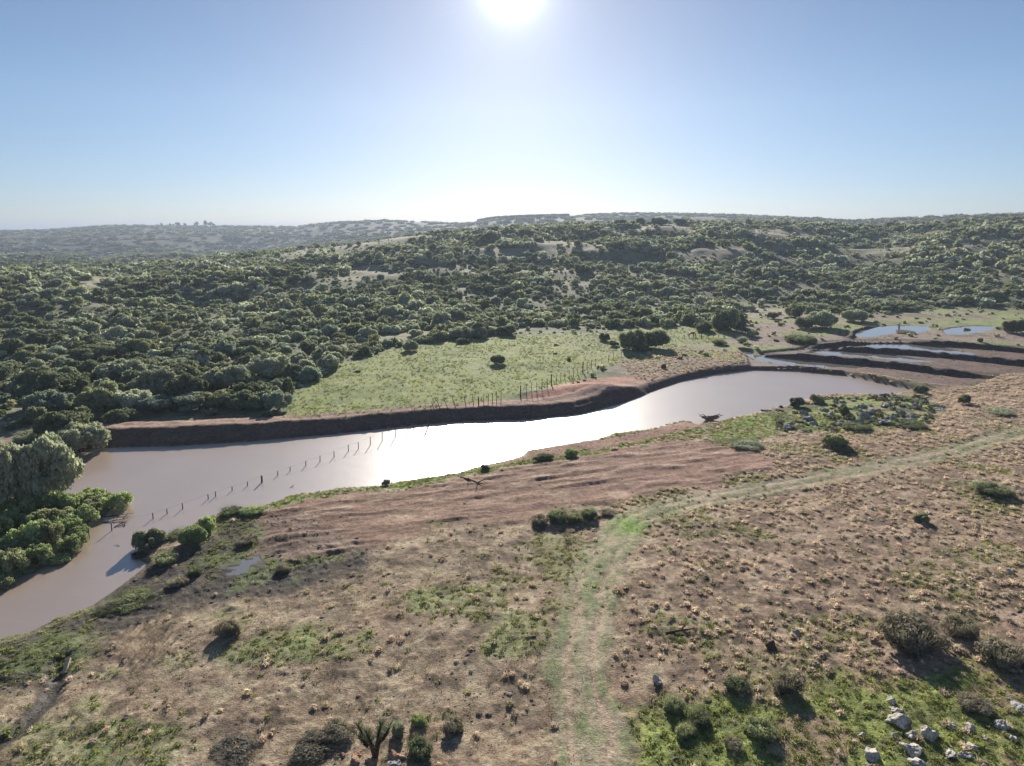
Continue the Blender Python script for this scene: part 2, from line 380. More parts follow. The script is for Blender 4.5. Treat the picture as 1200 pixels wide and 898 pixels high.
def ground_material():
    m, n, l, out = newmat("ground_soil_and_grass")
    g = n.new("ShaderNodeNewGeometry"); pos = g.outputs['Position']
    at_ = n.new("ShaderNodeAttribute"); at_.attribute_name = "col"
    a2 = n.new("ShaderNodeAttribute"); a2.attribute_name = "wet"
    n1 = noise_node(n, l, 1.9, 6, pos, 0.7); n2 = noise_node(n, l, 9.0, 4, pos, 0.7); n3 = noise_node(n, l, 0.25, 5, pos, 0.6)
    f = mnode(n, l, 'MULTIPLY', ramp(n, l, n1, 0.3, 0.7, 0.55, 1.45), ramp(n, l, n2, 0.3, 0.7, 0.6, 1.4))
    n4 = noise_node(n, l, 26.0, 3, pos, 0.7)
    f = mnode(n, l, 'MULTIPLY', f, ramp(n, l, n3, 0.3, 0.7, 0.85, 1.15)); f = mnode(n, l, 'MULTIPLY', f, ramp(n, l, n4, 0.3, 0.7, 0.72, 1.28))
    c = mulcol(n, l, at_.outputs['Color'], f)
    b = n.new("ShaderNodeBsdfPrincipled"); l.new(c, b.inputs['Base Color'])
    sp = n.new("ShaderNodeSeparateColor"); l.new(a2.outputs['Color'], sp.inputs[0])
    l.new(ramp(n, l, sp.outputs[0], 0, 1, 0.95, 0.6), b.inputs['Roughness'])
    l.new(ramp(n, l, sp.outputs[0], 0, 1, 0.12, 0.2), b.inputs['Specular IOR Level'])
    bh = mnode(n, l, 'ADD', mnode(n, l, 'MULTIPLY', n1, 0.12), mnode(n, l, 'MULTIPLY', n2, 0.07))
    bp = n.new("ShaderNodeBump"); bp.inputs['Strength'].default_value = 0.9; bp.inputs['Distance'].default_value = 1.0; l.new(bh, bp.inputs['Height'])
    l.new(bp.outputs[0], b.inputs['Normal']); l.new(b.outputs[0], out.inputs[0])
    return m
def leaf_material(name, col=None, trans=0.38, rough=0.8, spec=0.12, var=0.35, tcol=(1.2, 1.22, 0.9)):
    m, n, l, out = newmat(name)
    g = n.new("ShaderNodeNewGeometry")
    if col is None:
        a = n.new("ShaderNodeAttribute"); a.attribute_name = "tint"; c = a.outputs['Color']
    else:
        oi = n.new("ShaderNodeObjectInfo")
        c = mulcol(n, l, tuple(col), ramp(n, l, oi.outputs['Random'], 0, 1, 0.8, 1.25))
    ns = noise_node(n, l, 1.3, 3, g.outputs['Position'])
    c = mulcol(n, l, c, ramp(n, l, ns, 0.3, 0.7, 1 - var, 1 + var))
    b = n.new("ShaderNodeBsdfPrincipled"); l.new(c, b.inputs['Base Color']); b.inputs['Roughness'].default_value = rough; b.inputs['Specular IOR Level'].default_value = spec
    t = n.new("ShaderNodeBsdfTranslucent")
    vm = n.new("ShaderNodeVectorMath"); vm.operation = 'MULTIPLY'; l.new(c, vm.inputs[0]); vm.inputs[1].default_value = tcol; l.new(vm.outputs[0], t.inputs[0])
    mix = n.new("ShaderNodeMixShader"); mix.inputs[0].default_value = trans
    l.new(b.outputs[0], mix.inputs[1]); l.new(t.outputs[0], mix.inputs[2]); l.new(mix.outputs[0], out.inputs[0])
    return m
def solid(name, col, rough=0.85, spec=0.2, nscale=6.0, var=0.3, bump=0.3, col2=None):
    m, n, l, out = newmat(name)
    tcn = n.new("ShaderNodeTexCoord"); v = tcn.outputs['Object']
    ns = noise_node(n, l, nscale, 6, v, 0.65)
    if col2 is None: c = mulcol(n, l, tuple(col), ramp(n, l, ns, 0.3, 0.7, 1 - var, 1 + var))
    else:
        mxn = n.new("ShaderNodeMixRGB"); l.new(ramp(n, l, ns, 0.42, 0.6, 0, 1), mxn.inputs[0]); mxn.inputs[1].default_value = (*col, 1); mxn.inputs[2].default_value = (*col2, 1); c = mxn.outputs[0]
    b = n.new("ShaderNodeBsdfPrincipled"); l.new(c, b.inputs['Base Color']); b.inputs['Roughness'].default_value = rough; b.inputs['Specular IOR Level'].default_value = spec
    bp = n.new("ShaderNodeBump"); bp.inputs['Strength'].default_value = bump; bp.inputs['Distance'].default_value = 0.1
    l.new(ns, bp.inputs['Height']); l.new(bp.outputs[0], b.inputs['Normal']); l.new(b.outputs[0], out.inputs[0])
    return m
def water_material(name, col, rough=0.05, bump=0.02):
    m, n, l, out = newmat(name)
    g = n.new("ShaderNodeNewGeometry")
    b = n.new("ShaderNodeBsdfPrincipled")
    ns = noise_node(n, l, 0.12, 4, g.outputs['Position'])
    l.new(mulcol(n, l, tuple(col), ramp(n, l, ns, 0.3, 0.7, 0.94, 1.06)), b.inputs['Base Color'])
    b.inputs['Roughness'].default_value = rough; b.inputs['IOR'].default_value = 2.7 if 'muddy' in name else 2.6; b.inputs['Specular IOR Level'].default_value = 0.7
    mpn = n.new("ShaderNodeMapping"); mpn.inputs['Scale'].default_value = (1, 1.6, 1); l.new(g.outputs['Position'], mpn.inputs[0])
    w1 = noise_node(n, l, 2.2, 3, mpn.outputs[0]); w2 = noise_node(n, l, 0.35, 3, mpn.outputs[0])
    h = mnode(n, l, 'ADD', mnode(n, l, 'MULTIPLY', w1, 0.25), w2)
    bp = n.new("ShaderNodeBump"); bp.inputs['Strength'].default_value = 1.0; bp.inputs['Distance'].default_value = bump; l.new(h, bp.inputs['Height'])
    l.new(bp.outputs[0], b.inputs['Normal']); l.new(b.outputs[0], out.inputs[0])
    return m

MAT = {}
MAT['ground'] = ground_material()
MAT['water'] = water_material("muddy_pond_water", (0.40, 0.298, 0.222), 0.31, 0.02)
MAT['water2'] = water_material("upper_pond_water", (0.22, 0.19, 0.16), 0.04, 0.006)
MAT['bark'] = solid("bark_grey_brown", (0.11, 0.085, 0.06), 0.9, 0.1, 8)
MAT['wood'] = solid("weathered_post_wood", (0.10, 0.075, 0.055), 0.85, 0.2, 9)
MAT['deadwood'] = solid("dead_branch_wood", (0.15, 0.125, 0.10), 0.85, 0.2, 9)
MAT['freshwood'] = solid("pale_cut_wood", (0.62, 0.5, 0.34), 0.7, 0.2, 5)
MAT['wire'] = solid("fence_wire_steel", (0.25, 0.24, 0.23), 0.5, 0.5, 5)
MAT['leaf_stuff'] = leaf_material("mixed_bush_leaves")
LEAFC = {'dark green': (0.085, 0.105, 0.052), 'grey-green': (0.16, 0.18, 0.125), 'olive green': (0.13, 0.145, 0.062), 'silvery': (0.22, 0.24, 0.18),
         'bright green': (0.15, 0.20, 0.06), 'blue-green': (0.115, 0.15, 0.115), 'brown twiggy': (0.14, 0.12, 0.09), 'pale dry': (0.26, 0.23, 0.15)}
LEAFC = {k: tuple((c * 0.60 + 0.40 * (0.3 * v[0] + 0.6 * v[1] + 0.1 * v[2]) * m_* 1.0) * 2.3 for c, m_ in zip(v, (1.02, 1.0, 0.96))) for k, v in LEAFC.items()}
for k, v in LEAFC.items(): MAT[k] = leaf_material("leaves_" + k.replace(' ', '_').replace('-', '_'), v, 0.38)
MAT['rockw'] = solid("pale_lichened_rock", (0.66, 0.61, 0.53), 0.9, 0.15, 3.0, 0.3, 0.6, (0.33, 0.30, 0.26))
MAT['rockg'] = solid("grey_rock", (0.46, 0.46, 0.46), 0.9, 0.15, 3.0, 0.3, 0.6, (0.24, 0.24, 0.23))
MAT['rocko'] = solid("orange_brown_rock", (0.42, 0.21, 0.11), 0.9, 0.15, 3.0, 0.3, 0.6, (0.36, 0.29, 0.24))
MAT['rockd'] = solid("dark_clod", (0.10, 0.08, 0.065), 0.95, 0.1, 4.0, 0.3, 0.5)
MAT['horse'] = solid("chestnut_horse_coat", (0.10, 0.045, 0.022), 0.6, 0.3, 2)
MAT['horsedark'] = solid("black_brown_horse_coat", (0.03, 0.022, 0.018), 0.6, 0.3, 2)
MAT['hair'] = solid("dark_horse_hair", (0.015, 0.012, 0.01), 0.8, 0.2, 5)
MAT['wallw'] = solid("pale_plaster_wall", (0.62, 0.56, 0.47), 0.9, 0.2, 1.5, 0.12)
MAT['roofp'] = solid("pale_sheet_roof", (0.70, 0.66, 0.62), 0.6, 0.3, 1.5, 0.1)
MAT['roofr'] = solid("dull_red_roof", (0.32, 0.13, 0.09), 0.8, 0.2, 1.5, 0.2)
MAT['dark'] = solid("dark_doorway", (0.02, 0.018, 0.016), 0.9, 0.1, 2)

# ------------------------------------------------------------------ the ground sheet
rr = [9.0]
while rr[-1] < 30000:
    r_ = rr[-1]; rr.append(r_ * (1 + (0.0042 if 26 < r_ < 250 else 0.012 if r_ < 1200 and r_ > 250 else 0.035 if r_ > 3500 else 0.02)))
rr = np.array(rr)
th = [0.0]
while th[-1] < math.pi:
    t_ = th[-1]; th.append(t_ + (0.0017 if t_ < R(41) else 0.006 if t_ < R(55) else 0.035))
th = np.array(th[:-1]); th = np.concatenate([-th[:0:-1], th])
nr, nt = len(rr), len(th)
TH, RRg = np.meshgrid(th, rr)
X = (RRg * np.sin(TH)).ravel(); Y = (RRg * np.cos(TH)).ravel()
M = masks(X, Y)
Z = hbase(X, Y) + micro(X, Y, M)
rad = np.hypot(X, Y)
def mixc(c, col, m): return c * (1 - m[:, None]) + np.array(col)[None, :] * m[:, None]
def ground_colour(X, Y, M, Z):
    n1 = fbm(X / 5.5, Y / 5.5, 101, 4); n2 = fbm(X / 1.3, Y / 1.3, 111, 4); n3 = fbm(X / 18, Y / 18, 121, 3); n4 = vnoise(X / 0.45, Y / 0.45, 131)
    rad = np.hypot(X, Y)
    c = np.tile(np.array([[0.215, 0.155, 0.108]]), (len(X), 1))
    c = mixc(c, (0.31, 0.245, 0.17), sst(0.5, 0.66, n2) * 0.75)
    c = mixc(c, (0.22, 0.14, 0.10), sst(0.5, 0.62, n1) * 0.5)
    c = mixc(c, (0.10, 0.075, 0.055), sst(0.56, 0.68, 1 - n2) * 0.8)
    left = 1 - sst(-14, 8, X + (Y - 50) * 0.15)
    gr = sst(0.50, 0.62, n1 * 0.55 + n3 * 0.45 + 0.065 * left - 0.03 * (1 - left)) * (0.45 + 0.55 * sst(0.4, 0.6, n2))
    c = mixc(c, (0.16, 0.19, 0.08), gr * (0.9 - 0.35 * (1 - left)))
    c = mixc(c, (0.27, 0.215, 0.15), sst(0.6, 0.75, vnoise(X / 3.2, Y / 1.1, 140)) * 0.35 * left)
    c = mixc(c, (0.07, 0.06, 0.053), M['mud'] * (0.68 + 0.3 * sst(0.35, 0.6, n2)))
    c = mixc(c, (0.13, 0.165, 0.055), M['mud'] * sst(0.58, 0.66, n1) * 0.7)
    al = X * sdir[0] + Y * sdir[1]; ac = -X * sdir[1] + Y * sdir[0]
    st = fbm(al / 5, ac / 0.7, 150, 3)
    red = np.array([0.228, 0.142, 0.104])[None, :] * (0.5 + 0.95 * st)[:, None]
    red = mixc(red, (0.38, 0.27, 0.20), sst(0.6, 0.72, fbm(al / 3, ac / 2, 155, 3)) * 0.6)
    c = c * (1 - M['strip'][:, None]) + red * M['strip'][:, None]
    c = mixc(c, (0.21, 0.125, 0.095), M['beach'])
    kn = np.tile(np.array([[0.14, 0.20, 0.05]]), (len(X), 1)); kn = mixc(kn, (0.20, 0.16, 0.10), sst(0.5, 0.62, n2)); kn = mixc(kn, (0.08, 0.09, 0.04), sst(0.55, 0.65, 1 - n1))
    c = c * (1 - M['knoll'][:, None]) + kn * M['knoll'][:, None]
    gb = np.tile(np.array([[0.19, 0.22, 0.065]]), (len(X), 1)); gb = mixc(gb, (0.12, 0.14, 0.05), sst(0.48, 0.6, n2)); gb = mixc(gb, (0.23, 0.17, 0.11), sst(0.56, 0.66, 1 - n1) * 0.9)
    c = c * (1 - M['gbr'][:, None]) + gb * M['gbr'][:, None]
    c = mixc(c, (0.13, 0.19, 0.05), M['verge'] * (0.4 + 0.6 * sst(0.35, 0.5, n2)))
    tr = np.tile(np.array([[0.165, 0.19, 0.095]]), (len(X), 1)); tr = mixc(tr, (0.27, 0.225, 0.16), sst(0.42, 0.6, n2) * 0.8)
    tr = mixc(tr, (0.33, 0.245, 0.18), M['wheel'] * (0.4 + 0.55 * (1 - sst(40, 62, rad))))
    c = c * (1 - (M['track'] * 0.8)[:, None]) + tr * (M['track'] * 0.8)[:, None]
    gsp = np.array(at(738, 615)); c = mixc(c, (0.15, 0.25, 0.05), np.exp(-((X - gsp[0]) / 1.7) ** 2 - ((Y - gsp[1]) / 2.6) ** 2) * 0.9)
    # beyond the pond
    fw = 1 - sst(-4, 4, -np.where(inside(X, Y, FARP), 1.0, -1.0) * 10)
    fw = np.where(inside(X, Y, FARP), 1.0, 0.0) * (1 - 0) 
    b = np.tile(np.array([[0.105, 0.11, 0.065]]), (len(X), 1)); b = mixc(b, (0.16, 0.155, 0.10), sst(0.45, 0.62, fbm(X / 11, Y / 11, 160, 4)))
    b = mixc(b, (0.215, 0.20, 0.135), M['open'] * (0.6 + 0.4 * n2))
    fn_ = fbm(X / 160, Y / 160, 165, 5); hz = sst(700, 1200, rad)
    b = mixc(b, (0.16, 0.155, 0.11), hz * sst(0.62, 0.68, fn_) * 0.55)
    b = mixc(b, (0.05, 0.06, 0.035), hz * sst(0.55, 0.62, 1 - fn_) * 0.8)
    md = np.tile(np.array([[0.20, 0.155, 0.125]]), (len(X), 1)); md = mixc(md, (0.17, 0.20, 0.075), sst(0.46, 0.6, fbm(X / 22, Y / 9, 170, 4))); md = mixc(md, (0.12, 0.095, 0.07), sst(0.58, 0.7, n1) * 0.7)
    b = b * (1 - M['meadow'][:, None]) + md * M['meadow'][:, None]
    fd = np.tile(np.array([[0.22, 0.24, 0.075]]), (len(X), 1)); fd = mixc(fd, (0.26, 0.27, 0.15), sst(0.5, 0.62, n2) * 0.6); fd = mixc(fd, (0.12, 0.15, 0.06), sst(0.54, 0.64, n1) * 0.5)
    fd = mixc(fd, (0.22, 0.24, 0.13), sst(0.45, 0.65, fbm(X / 30, Y / 14, 175, 3)) * 0.6)
    b = b * (1 - M['field'][:, None]) + fd * M['field'][:, None]
    c = c * (1 - fw[:, None]) + b * fw[:, None]
    m = rad < 330
    x, y = X[m], Y[m]; cc = c[m]
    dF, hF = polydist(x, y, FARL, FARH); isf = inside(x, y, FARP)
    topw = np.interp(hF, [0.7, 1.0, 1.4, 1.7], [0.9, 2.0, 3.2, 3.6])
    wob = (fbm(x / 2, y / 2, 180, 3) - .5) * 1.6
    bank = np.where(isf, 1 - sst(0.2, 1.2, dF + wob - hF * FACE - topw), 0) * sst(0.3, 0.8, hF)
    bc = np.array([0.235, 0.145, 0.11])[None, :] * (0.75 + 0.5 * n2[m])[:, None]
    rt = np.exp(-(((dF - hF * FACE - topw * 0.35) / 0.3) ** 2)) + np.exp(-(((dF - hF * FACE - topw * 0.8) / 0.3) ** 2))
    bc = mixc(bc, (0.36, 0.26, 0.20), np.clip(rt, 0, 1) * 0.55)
    bc = mixc(bc, (0.10, 0.07, 0.055), 1 - sst(0.0, 0.3, dF - hF * FACE + wob * .15))  # pond-side face: its shade is painted into the colour, darker than the bank top
    rdm = M['red'][m]
    c2 = np.array([0.30, 0.155, 0.11])[None, :] * (0.7 + 0.6 * fbm(x / 6, y / 1.2, 185, 3))[:, None]
    cc = cc * (1 - rdm[:, None]) + c2 * rdm[:, None]
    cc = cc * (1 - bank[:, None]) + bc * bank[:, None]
    for P, lv in FLATS:
        k = 1 - sst(-0.3, 0.5, sdf(x, y, P)); cc = cc * (1 - k[:, None]) + (np.array([0.135, 0.088, 0.068])[None, :] * (0.6 + .8 * n2[m])[:, None]) * k[:, None]
    for P, hh, hw in BERMS:
        d, ha = polydist(x, y, P, hh); k = 1 - sst(hw * 0.8, hw * 1.5, d + wob * .4)
        cc = cc * (1 - k[:, None]) + (np.array([0.075, 0.056, 0.047])[None, :] * (0.7 + .6 * n2[m])[:, None]) * k[:, None]
    wet = np.zeros(len(X)); w2 = np.zeros(len(x))
    dpd = polydist(x, y, POND, closed=True); w2 = np.maximum(w2, 1 - sst(0.1, 0.9, dpd))
    for P, lv in FLATS: w2 = np.maximum(w2, (1 - sst(-0.3, 0.5, sdf(x, y, P))) * 0.5)
    chd = polydist(x, y, CHAN); w2 = np.maximum(w2, 1 - sst(0.3, 0.8, chd)); cc = mixc(cc, (0.06, 0.05, 0.042), 1 - sst(0.4, 1.0, chd))
    w2 = np.maximum(w2, M['mud'][m] * sst(0.52, 0.6, n1[m]) * 0.3)
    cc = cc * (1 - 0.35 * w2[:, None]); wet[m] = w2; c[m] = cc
    return c, wet
colr, wet = ground_colour(X, Y, M, Z)
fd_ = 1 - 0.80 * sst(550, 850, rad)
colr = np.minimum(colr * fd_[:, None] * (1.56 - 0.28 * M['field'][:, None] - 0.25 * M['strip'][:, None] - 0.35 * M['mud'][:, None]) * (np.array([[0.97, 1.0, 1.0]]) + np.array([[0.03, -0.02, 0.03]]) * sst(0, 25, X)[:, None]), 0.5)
V = np.stack([X, Y, Z], 1)
i = np.arange(nr - 1)[:, None]; j = np.arange(nt)[None, :]
a = i * nt + j; b = i * nt + (j + 1) % nt; c = (i + 1) * nt + (j + 1) % nt; d = (i + 1) * nt + j
Q = np.stack([a, b, c, d], -1).reshape(-1, 4)[:, ::-1]
# close the small hole below the camera
cen = len(V); V = np.vstack([V, [[0, 0, float(Z[:nt].mean())]]]); colr = np.vstack([colr, colr[:1]]); wet = np.append(wet, 0)
jj = np.arange(0, nt - 1, 2); capq = np.stack([np.full(len(jj), cen), jj, (jj + 1) % nt, (jj + 2) % nt], 1)[:, ::-1]
Q = np.vstack([Q, capq])
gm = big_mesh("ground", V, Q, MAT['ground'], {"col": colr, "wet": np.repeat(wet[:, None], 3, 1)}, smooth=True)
ground = put("ground", gm); tag(ground, kind="structure")

def water_sheet(name, P, z, mat, grow=1.0):
    P = np.array(P); n = len(P); cx = P
    nx = np.roll(P, -1, 0) - np.roll(P, 1, 0); nrm = np.stack([nx[:, 1], -nx[:, 0]], 1); nrm /= np.linalg.norm(nrm, axis=1)[:, None] + 1e-9
    area = 0.5 * np.sum(P[:, 0] * np.roll(P[:, 1], -1) - np.roll(P[:, 0], -1) * P[:, 1])
    Pg = P + nrm * grow * (1 if area > 0 else -1)
    bm = bmesh.new(); vs = [bm.verts.new((p[0], p[1], z)) for p in Pg]; es = [bm.edges.new((vs[k], vs[(k + 1) % n])) for k in range(n)]
    bmesh.ops.triangle_fill(bm, edges=es, use_beauty=True)
    for f in bm.faces:
        if f.normal.z < 0: f.normal_flip()
    me = bpy.data.meshes.new(name); bm.to_mesh(me); bm.free(); me.materials.append(mat)
    o = put(name, me); tag(o, kind="structure"); return o
water_sheet("pond_water", POND, 0.0, MAT['water'], 0.7)
for P, lv in UPPER: water_sheet("upper_pond_water", P, lv, MAT['water2'], 0.7)
water_sheet("puddle_water", PUD[0], PUD[1], MAT['water2'], 0.5)
#__NEXT__
# ------------------------------------------------------------------ leaf clumps (arrays of quads)
def clump(seed, n, leaf, nl=9, flat=0.75, spread=0.62, inner=0.22, droop=0.0, lr=(0.34, 0.55)):
    """quads of an uneven crown, about 1 m in radius, resting on z = 0"""
    g = np.random.default_rng(seed); C, Rr = [], []
    for k in range(nl):
        a = g.uniform(0, 2 * math.pi); q = spread * math.sqrt(g.uniform(0, 1)); r = g.uniform(*lr) * (1.1 - 0.35 * q)
        C.append((q * math.cos(a), q * math.sin(a), flat * (0.25 + 0.75 * g.uniform(0.1, 1) * (1 - 0.5 * q)))); Rr.append(r)
    C = np.array(C); Rr = np.array(Rr); w = Rr ** 2 / np.sum(Rr ** 2); P, N = [], []
    while len(P) < n:
        m = n * 2; k = g.choice(nl, m, p=w); d = g.normal(size=(m, 3)); d[:, 2] += 0.25; d /= np.linalg.norm(d, axis=1)[:, None]
        rad = Rr[k] * np.where(g.random(m) < inner, g.uniform(0.3, 0.85, m), g.normal(0.97, 0.10, m))
        p = C[k] + d * rad[:, None] * np.array([1, 1, 0.85]); ok = p[:, 2] > 0.015
        dd = np.linalg.norm(p[:, None, :] - C[None], axis=2) / Rr[None]; dd[np.arange(m), k] = 9
        ok &= (dd.min(1) > 0.78) | (g.random(m) < 0.12)
        P.extend(p[ok]); N.extend(d[ok])
    P = np.array(P[:n]); N = np.array(N[:n])
    return quads(g, P, N, leaf)
def quads(g, P, N, leaf, jit=0.75, asp=(0.55, 1.0)):
    n = len(P); Nn = N + g.normal(size=(n, 3)) * jit; Nn /= np.linalg.norm(Nn, axis=1)[:, None] + 1e-9
    T = np.cross(Nn, g.normal(size=(n, 3))); T /= np.linalg.norm(T, axis=1)[:, None] + 1e-9; B = np.cross(Nn, T)
    s = leaf * g.uniform(0.55, 1.3, n)[:, None]; a = g.uniform(*asp, n)[:, None]
    T = T * s; B = B * s * a; sk = g.uniform(-0.35, 0.35, (n, 1))
    return np.stack([P - T - B * (1 + sk), P + T * 0.9 - B * (1 - sk), P + T + B, P - T * 0.8 + B * (1 - sk)], 1)
def qmesh(name, q, mat, tint=None):
    V = q.reshape(-1, 3); return big_mesh(name, V, np.arange(len(V)), mat, {"tint": np.repeat(tint, 4, 0)} if tint is not None else None)
def blades(seed, n, h, w, rad, lean=0.5):
    g = np.random.default_rng(seed); a = g.uniform(0, 2 * math.pi, n); r = rad * np.sqrt(g.random(n)) * 0.45
    b = np.stack([r * np.cos(a), r * np.sin(a), np.zeros(n)], 1); hh = h * g.uniform(0.55, 1.1, n)
    tip = b + np.stack([np.cos(a) * lean * hh, np.sin(a) * lean * hh, hh], 1) + g.normal(size=(n, 3)) * h * 0.12
    t = np.stack([-np.sin(a), np.cos(a), np.zeros(n)], 1) * w * 0.5
    return np.stack([b - t, b + t, tip + t * 0.35, tip - t * 0.35], 1)
def scatter(name, templates, P, S, rot, tint, mat, tilt=0.0, zs=None):
    """merge transformed copies of templates into one mesh; pick per point"""
    g = np.random.default_rng(len(P)); pick = g.integers(0, len(templates), len(P)); out, tt = [], []
    for k, T in enumerate(templates):
        m = pick == k
        if not m.any(): continue
        c, s = np.cos(rot[m]), np.sin(rot[m]); T2 = T.reshape(-1, 3)
        x = T2[None, :, 0] * c[:, None] - T2[None, :, 1] * s[:, None]; y = T2[None, :, 0] * s[:, None] + T2[None, :, 1] * c[:, None]
        z = np.repeat(T2[None, :, 2], m.sum(), 0); sc = S[m][:, None]; ax_ = g.uniform(0.8, 1.22, (m.sum(), 1)); x = x * ax_; y = y / ax_; zz = (zs[m][:, None] if zs is not None else 1)
        v = np.stack([x * sc, y * sc, z * sc * zz], 2) + P[m][:, None, :]
        out.append(v.reshape(-1, 3)); tt.append(np.repeat(tint[m], len(T2), 0))
    V = np.concatenate(out); C = np.concatenate(tt)
    return put(name, big_mesh(name, V, np.arange(len(V)), mat, {"tint": C}))
def tube(pts, rads, seg=6, cap=True):
    """verts, faces of a tapered bent tube"""
    P = [Vector(p) for p in pts]; V, Fc = [], []
    for i, p in enumerate(P):
        d = (P[min(i + 1, len(P) - 1)] - P[max(i - 1, 0)]).normalized(); u = d.cross(Vector((0.3, 0.2, 1)) if abs(d.z) < 0.95 else Vector((1, 0, 0))).normalized(); v = d.cross(u)
        for k in range(seg):
            a = 2 * math.pi * k / seg; V.append(p + (u * math.cos(a) + v * math.sin(a)) * rads[i])
    for i in range(len(P) - 1):
        for k in range(seg):
            Fc.append((i * seg + k, i * seg + (k + 1) % seg, (i + 1) * seg + (k + 1) % seg, (i + 1) * seg + k))
    if cap: Fc.append(tuple(range(seg))[::-1]); Fc.append(tuple((len(P) - 1) * seg + k for k in range(seg)))
    return V, Fc
def join(parts):
    V, Fc = [], []
    for v, f in parts:
        o = len(V); V += [tuple(q) for q in v]; Fc += [tuple(i + o for i in q) for q in f]
    return V, Fc
def mk(name, vf, mat, smooth=False):
    me = bpy.data.meshes.new(name); me.from_pydata(vf[0], [], vf[1]); me.materials.append(mat); me.update()
    if smooth: me.polygons.foreach_set("use_smooth", [True] * len(me.polygons))
    return me
def box(x0, x1, y0, y1, z0, z1):
    v = [(x, y, z) for z in (z0, z1) for y in (y0, y1) for x in (x0, x1)]
    return v, [(0, 2, 3, 1), (4, 5, 7, 6), (0, 1, 5, 4), (2, 6, 7, 3), (0, 4, 6, 2), (1, 3, 7, 5)]
def rock_mesh(name, seed, mat, flat=0.6, sub=3, rough=0.28):
    bm = bmesh.new(); bmesh.ops.create_icosphere(bm, subdivisions=sub, radius=1)
    g = random.Random(seed); cuts = [(Vector((g.gauss(0, 1), g.gauss(0, 1), g.gauss(0, 1))).normalized(), g.uniform(0.5, 0.85)) for _ in range(9)]
    off = Vector((seed * 3.7, seed * 1.3, 0))
    for v in bm.verts:
        for nn, dd in cuts:
            q = v.co.dot(nn)
            if q > dd: v.co -= nn * (q - dd)
        v.co *= 1 + rough * (mnoise.fractal(v.co * 1.6 + off, 1.0, 2.0, 4) * 0.6)
        v.co.z = v.co.z * flat + flat * 0.45
    me = bpy.data.meshes.new(name); bm.to_mesh(me); bm.free(); me.materials.append(mat); return me
def stems(seed, n=7, h=0.6, r=0.03, spread=0.55):
    g = random.Random(seed); parts = []
    for k in range(n):
        a = g.uniform(0, 6.28); q = g.uniform(0.15, spread)
        parts.append(tube([(0, 0, -0.15), (math.cos(a) * q * 0.4, math.sin(a) * q * 0.4, h * 0.45), (math.cos(a + .3) * q, math.sin(a + .3) * q, h)], [r, r * 0.7, r * 0.3], 5))
    return join(parts)

# ------------------------------------------------------------------ bushes that can be counted
ORD = ['first','second','third','fourth','fifth','sixth','seventh','eighth','ninth','tenth','eleventh','twelfth','thirteenth','fourteenth','fifteenth','sixteenth','seventeenth','eighteenth','nineteenth','twentieth']
COLS = ['dark green', 'grey-green', 'olive green', 'silvery', 'bright green', 'blue-green', 'brown twiggy', 'pale dry']
_tm = {}
def bush_mesh(kind, colour, var):
    key = (kind, colour, var)
    if key not in _tm:
        if kind == 'near': q = clump(100 + var, 6500, 0.036, 20 + 2 * var, 0.85, 0.78, 0.3, lr=(0.16, 0.42))
        elif kind == 'mid': q = clump(200 + var, 2000, 0.065, 14 + 2 * var, 0.8, 0.74, 0.28, lr=(0.2, 0.46))
        elif kind == 'far': q = clump(300 + var, 620, 0.115, 8 + var, 0.7, 0.6)
        elif kind == 'scrub': q = np.concatenate([clump(400 + var, 2600, 0.032, 16, 0.75, 0.8, 0.5, lr=(0.16, 0.36)), clump(440 + var, 900, 0.05, 9, 0.5, 0.6, 0.5, lr=(0.3, 0.45)), blades(410 + var, 900, 0.8, 0.010, 1.3, 0.5)])
        elif kind == 'round': q = clump(500 + var, 2600, 0.05, 34, 0.85, 0.85, 0.3, lr=(0.14, 0.34))
        elif kind == 'grassy': q = np.concatenate([blades(600 + var, 2200, 0.6, 0.012, 1.7, 0.45), clump(620 + var, 2600, 0.035, 22, 0.55, 0.85, 0.4, lr=(0.12, 0.3))])
        _tm[key] = qmesh("bush_foliage", q, MAT[colour])
    return _tm[key]
_stem = {}
def bush(kind, colour, x, y, z, rad, hgt, label, group=None, cat='bush', name='bush', parts=False, var=None):
    var = random.randrange(4) if var is None else var; rz = random.uniform(0, 6.28)
    me = bush_mesh(kind, colour, var)
    if parts:
        e_ = empty(name, (x, y, z - 0.05), rz, (rad, rad, hgt)); tag(e_, label, cat, group)
        put('foliage', me, e_)
        if var not in _stem: _stem[var] = mk("stems", stems(var), MAT['bark'])
        put('stems', _stem[var], e_); return e_
    _k = random.uniform(0.82, 1.2); o = put(name, me, None, (x, y, z - 0.06), rz, (rad * _k, rad / _k, hgt)); tag(o, label, cat, group); return o
def bush_px(kind, colour, px, py, w, h, label, **k):
    x, y, z = atf(px, py); _, _, dep = project(x, y, z); s = F / dep; sa = (H - z) / math.hypot(x, y, H - z)
    hp = max((h - 0.30 * w * sa) / math.sqrt(1 - sa * sa), 0.3 * h); y2 = y + w / 2 / s * 0.7
    return bush(kind, colour, x, y2, gz(x, y2), w / 2 / s, hp / s / 1.15, label, **k)

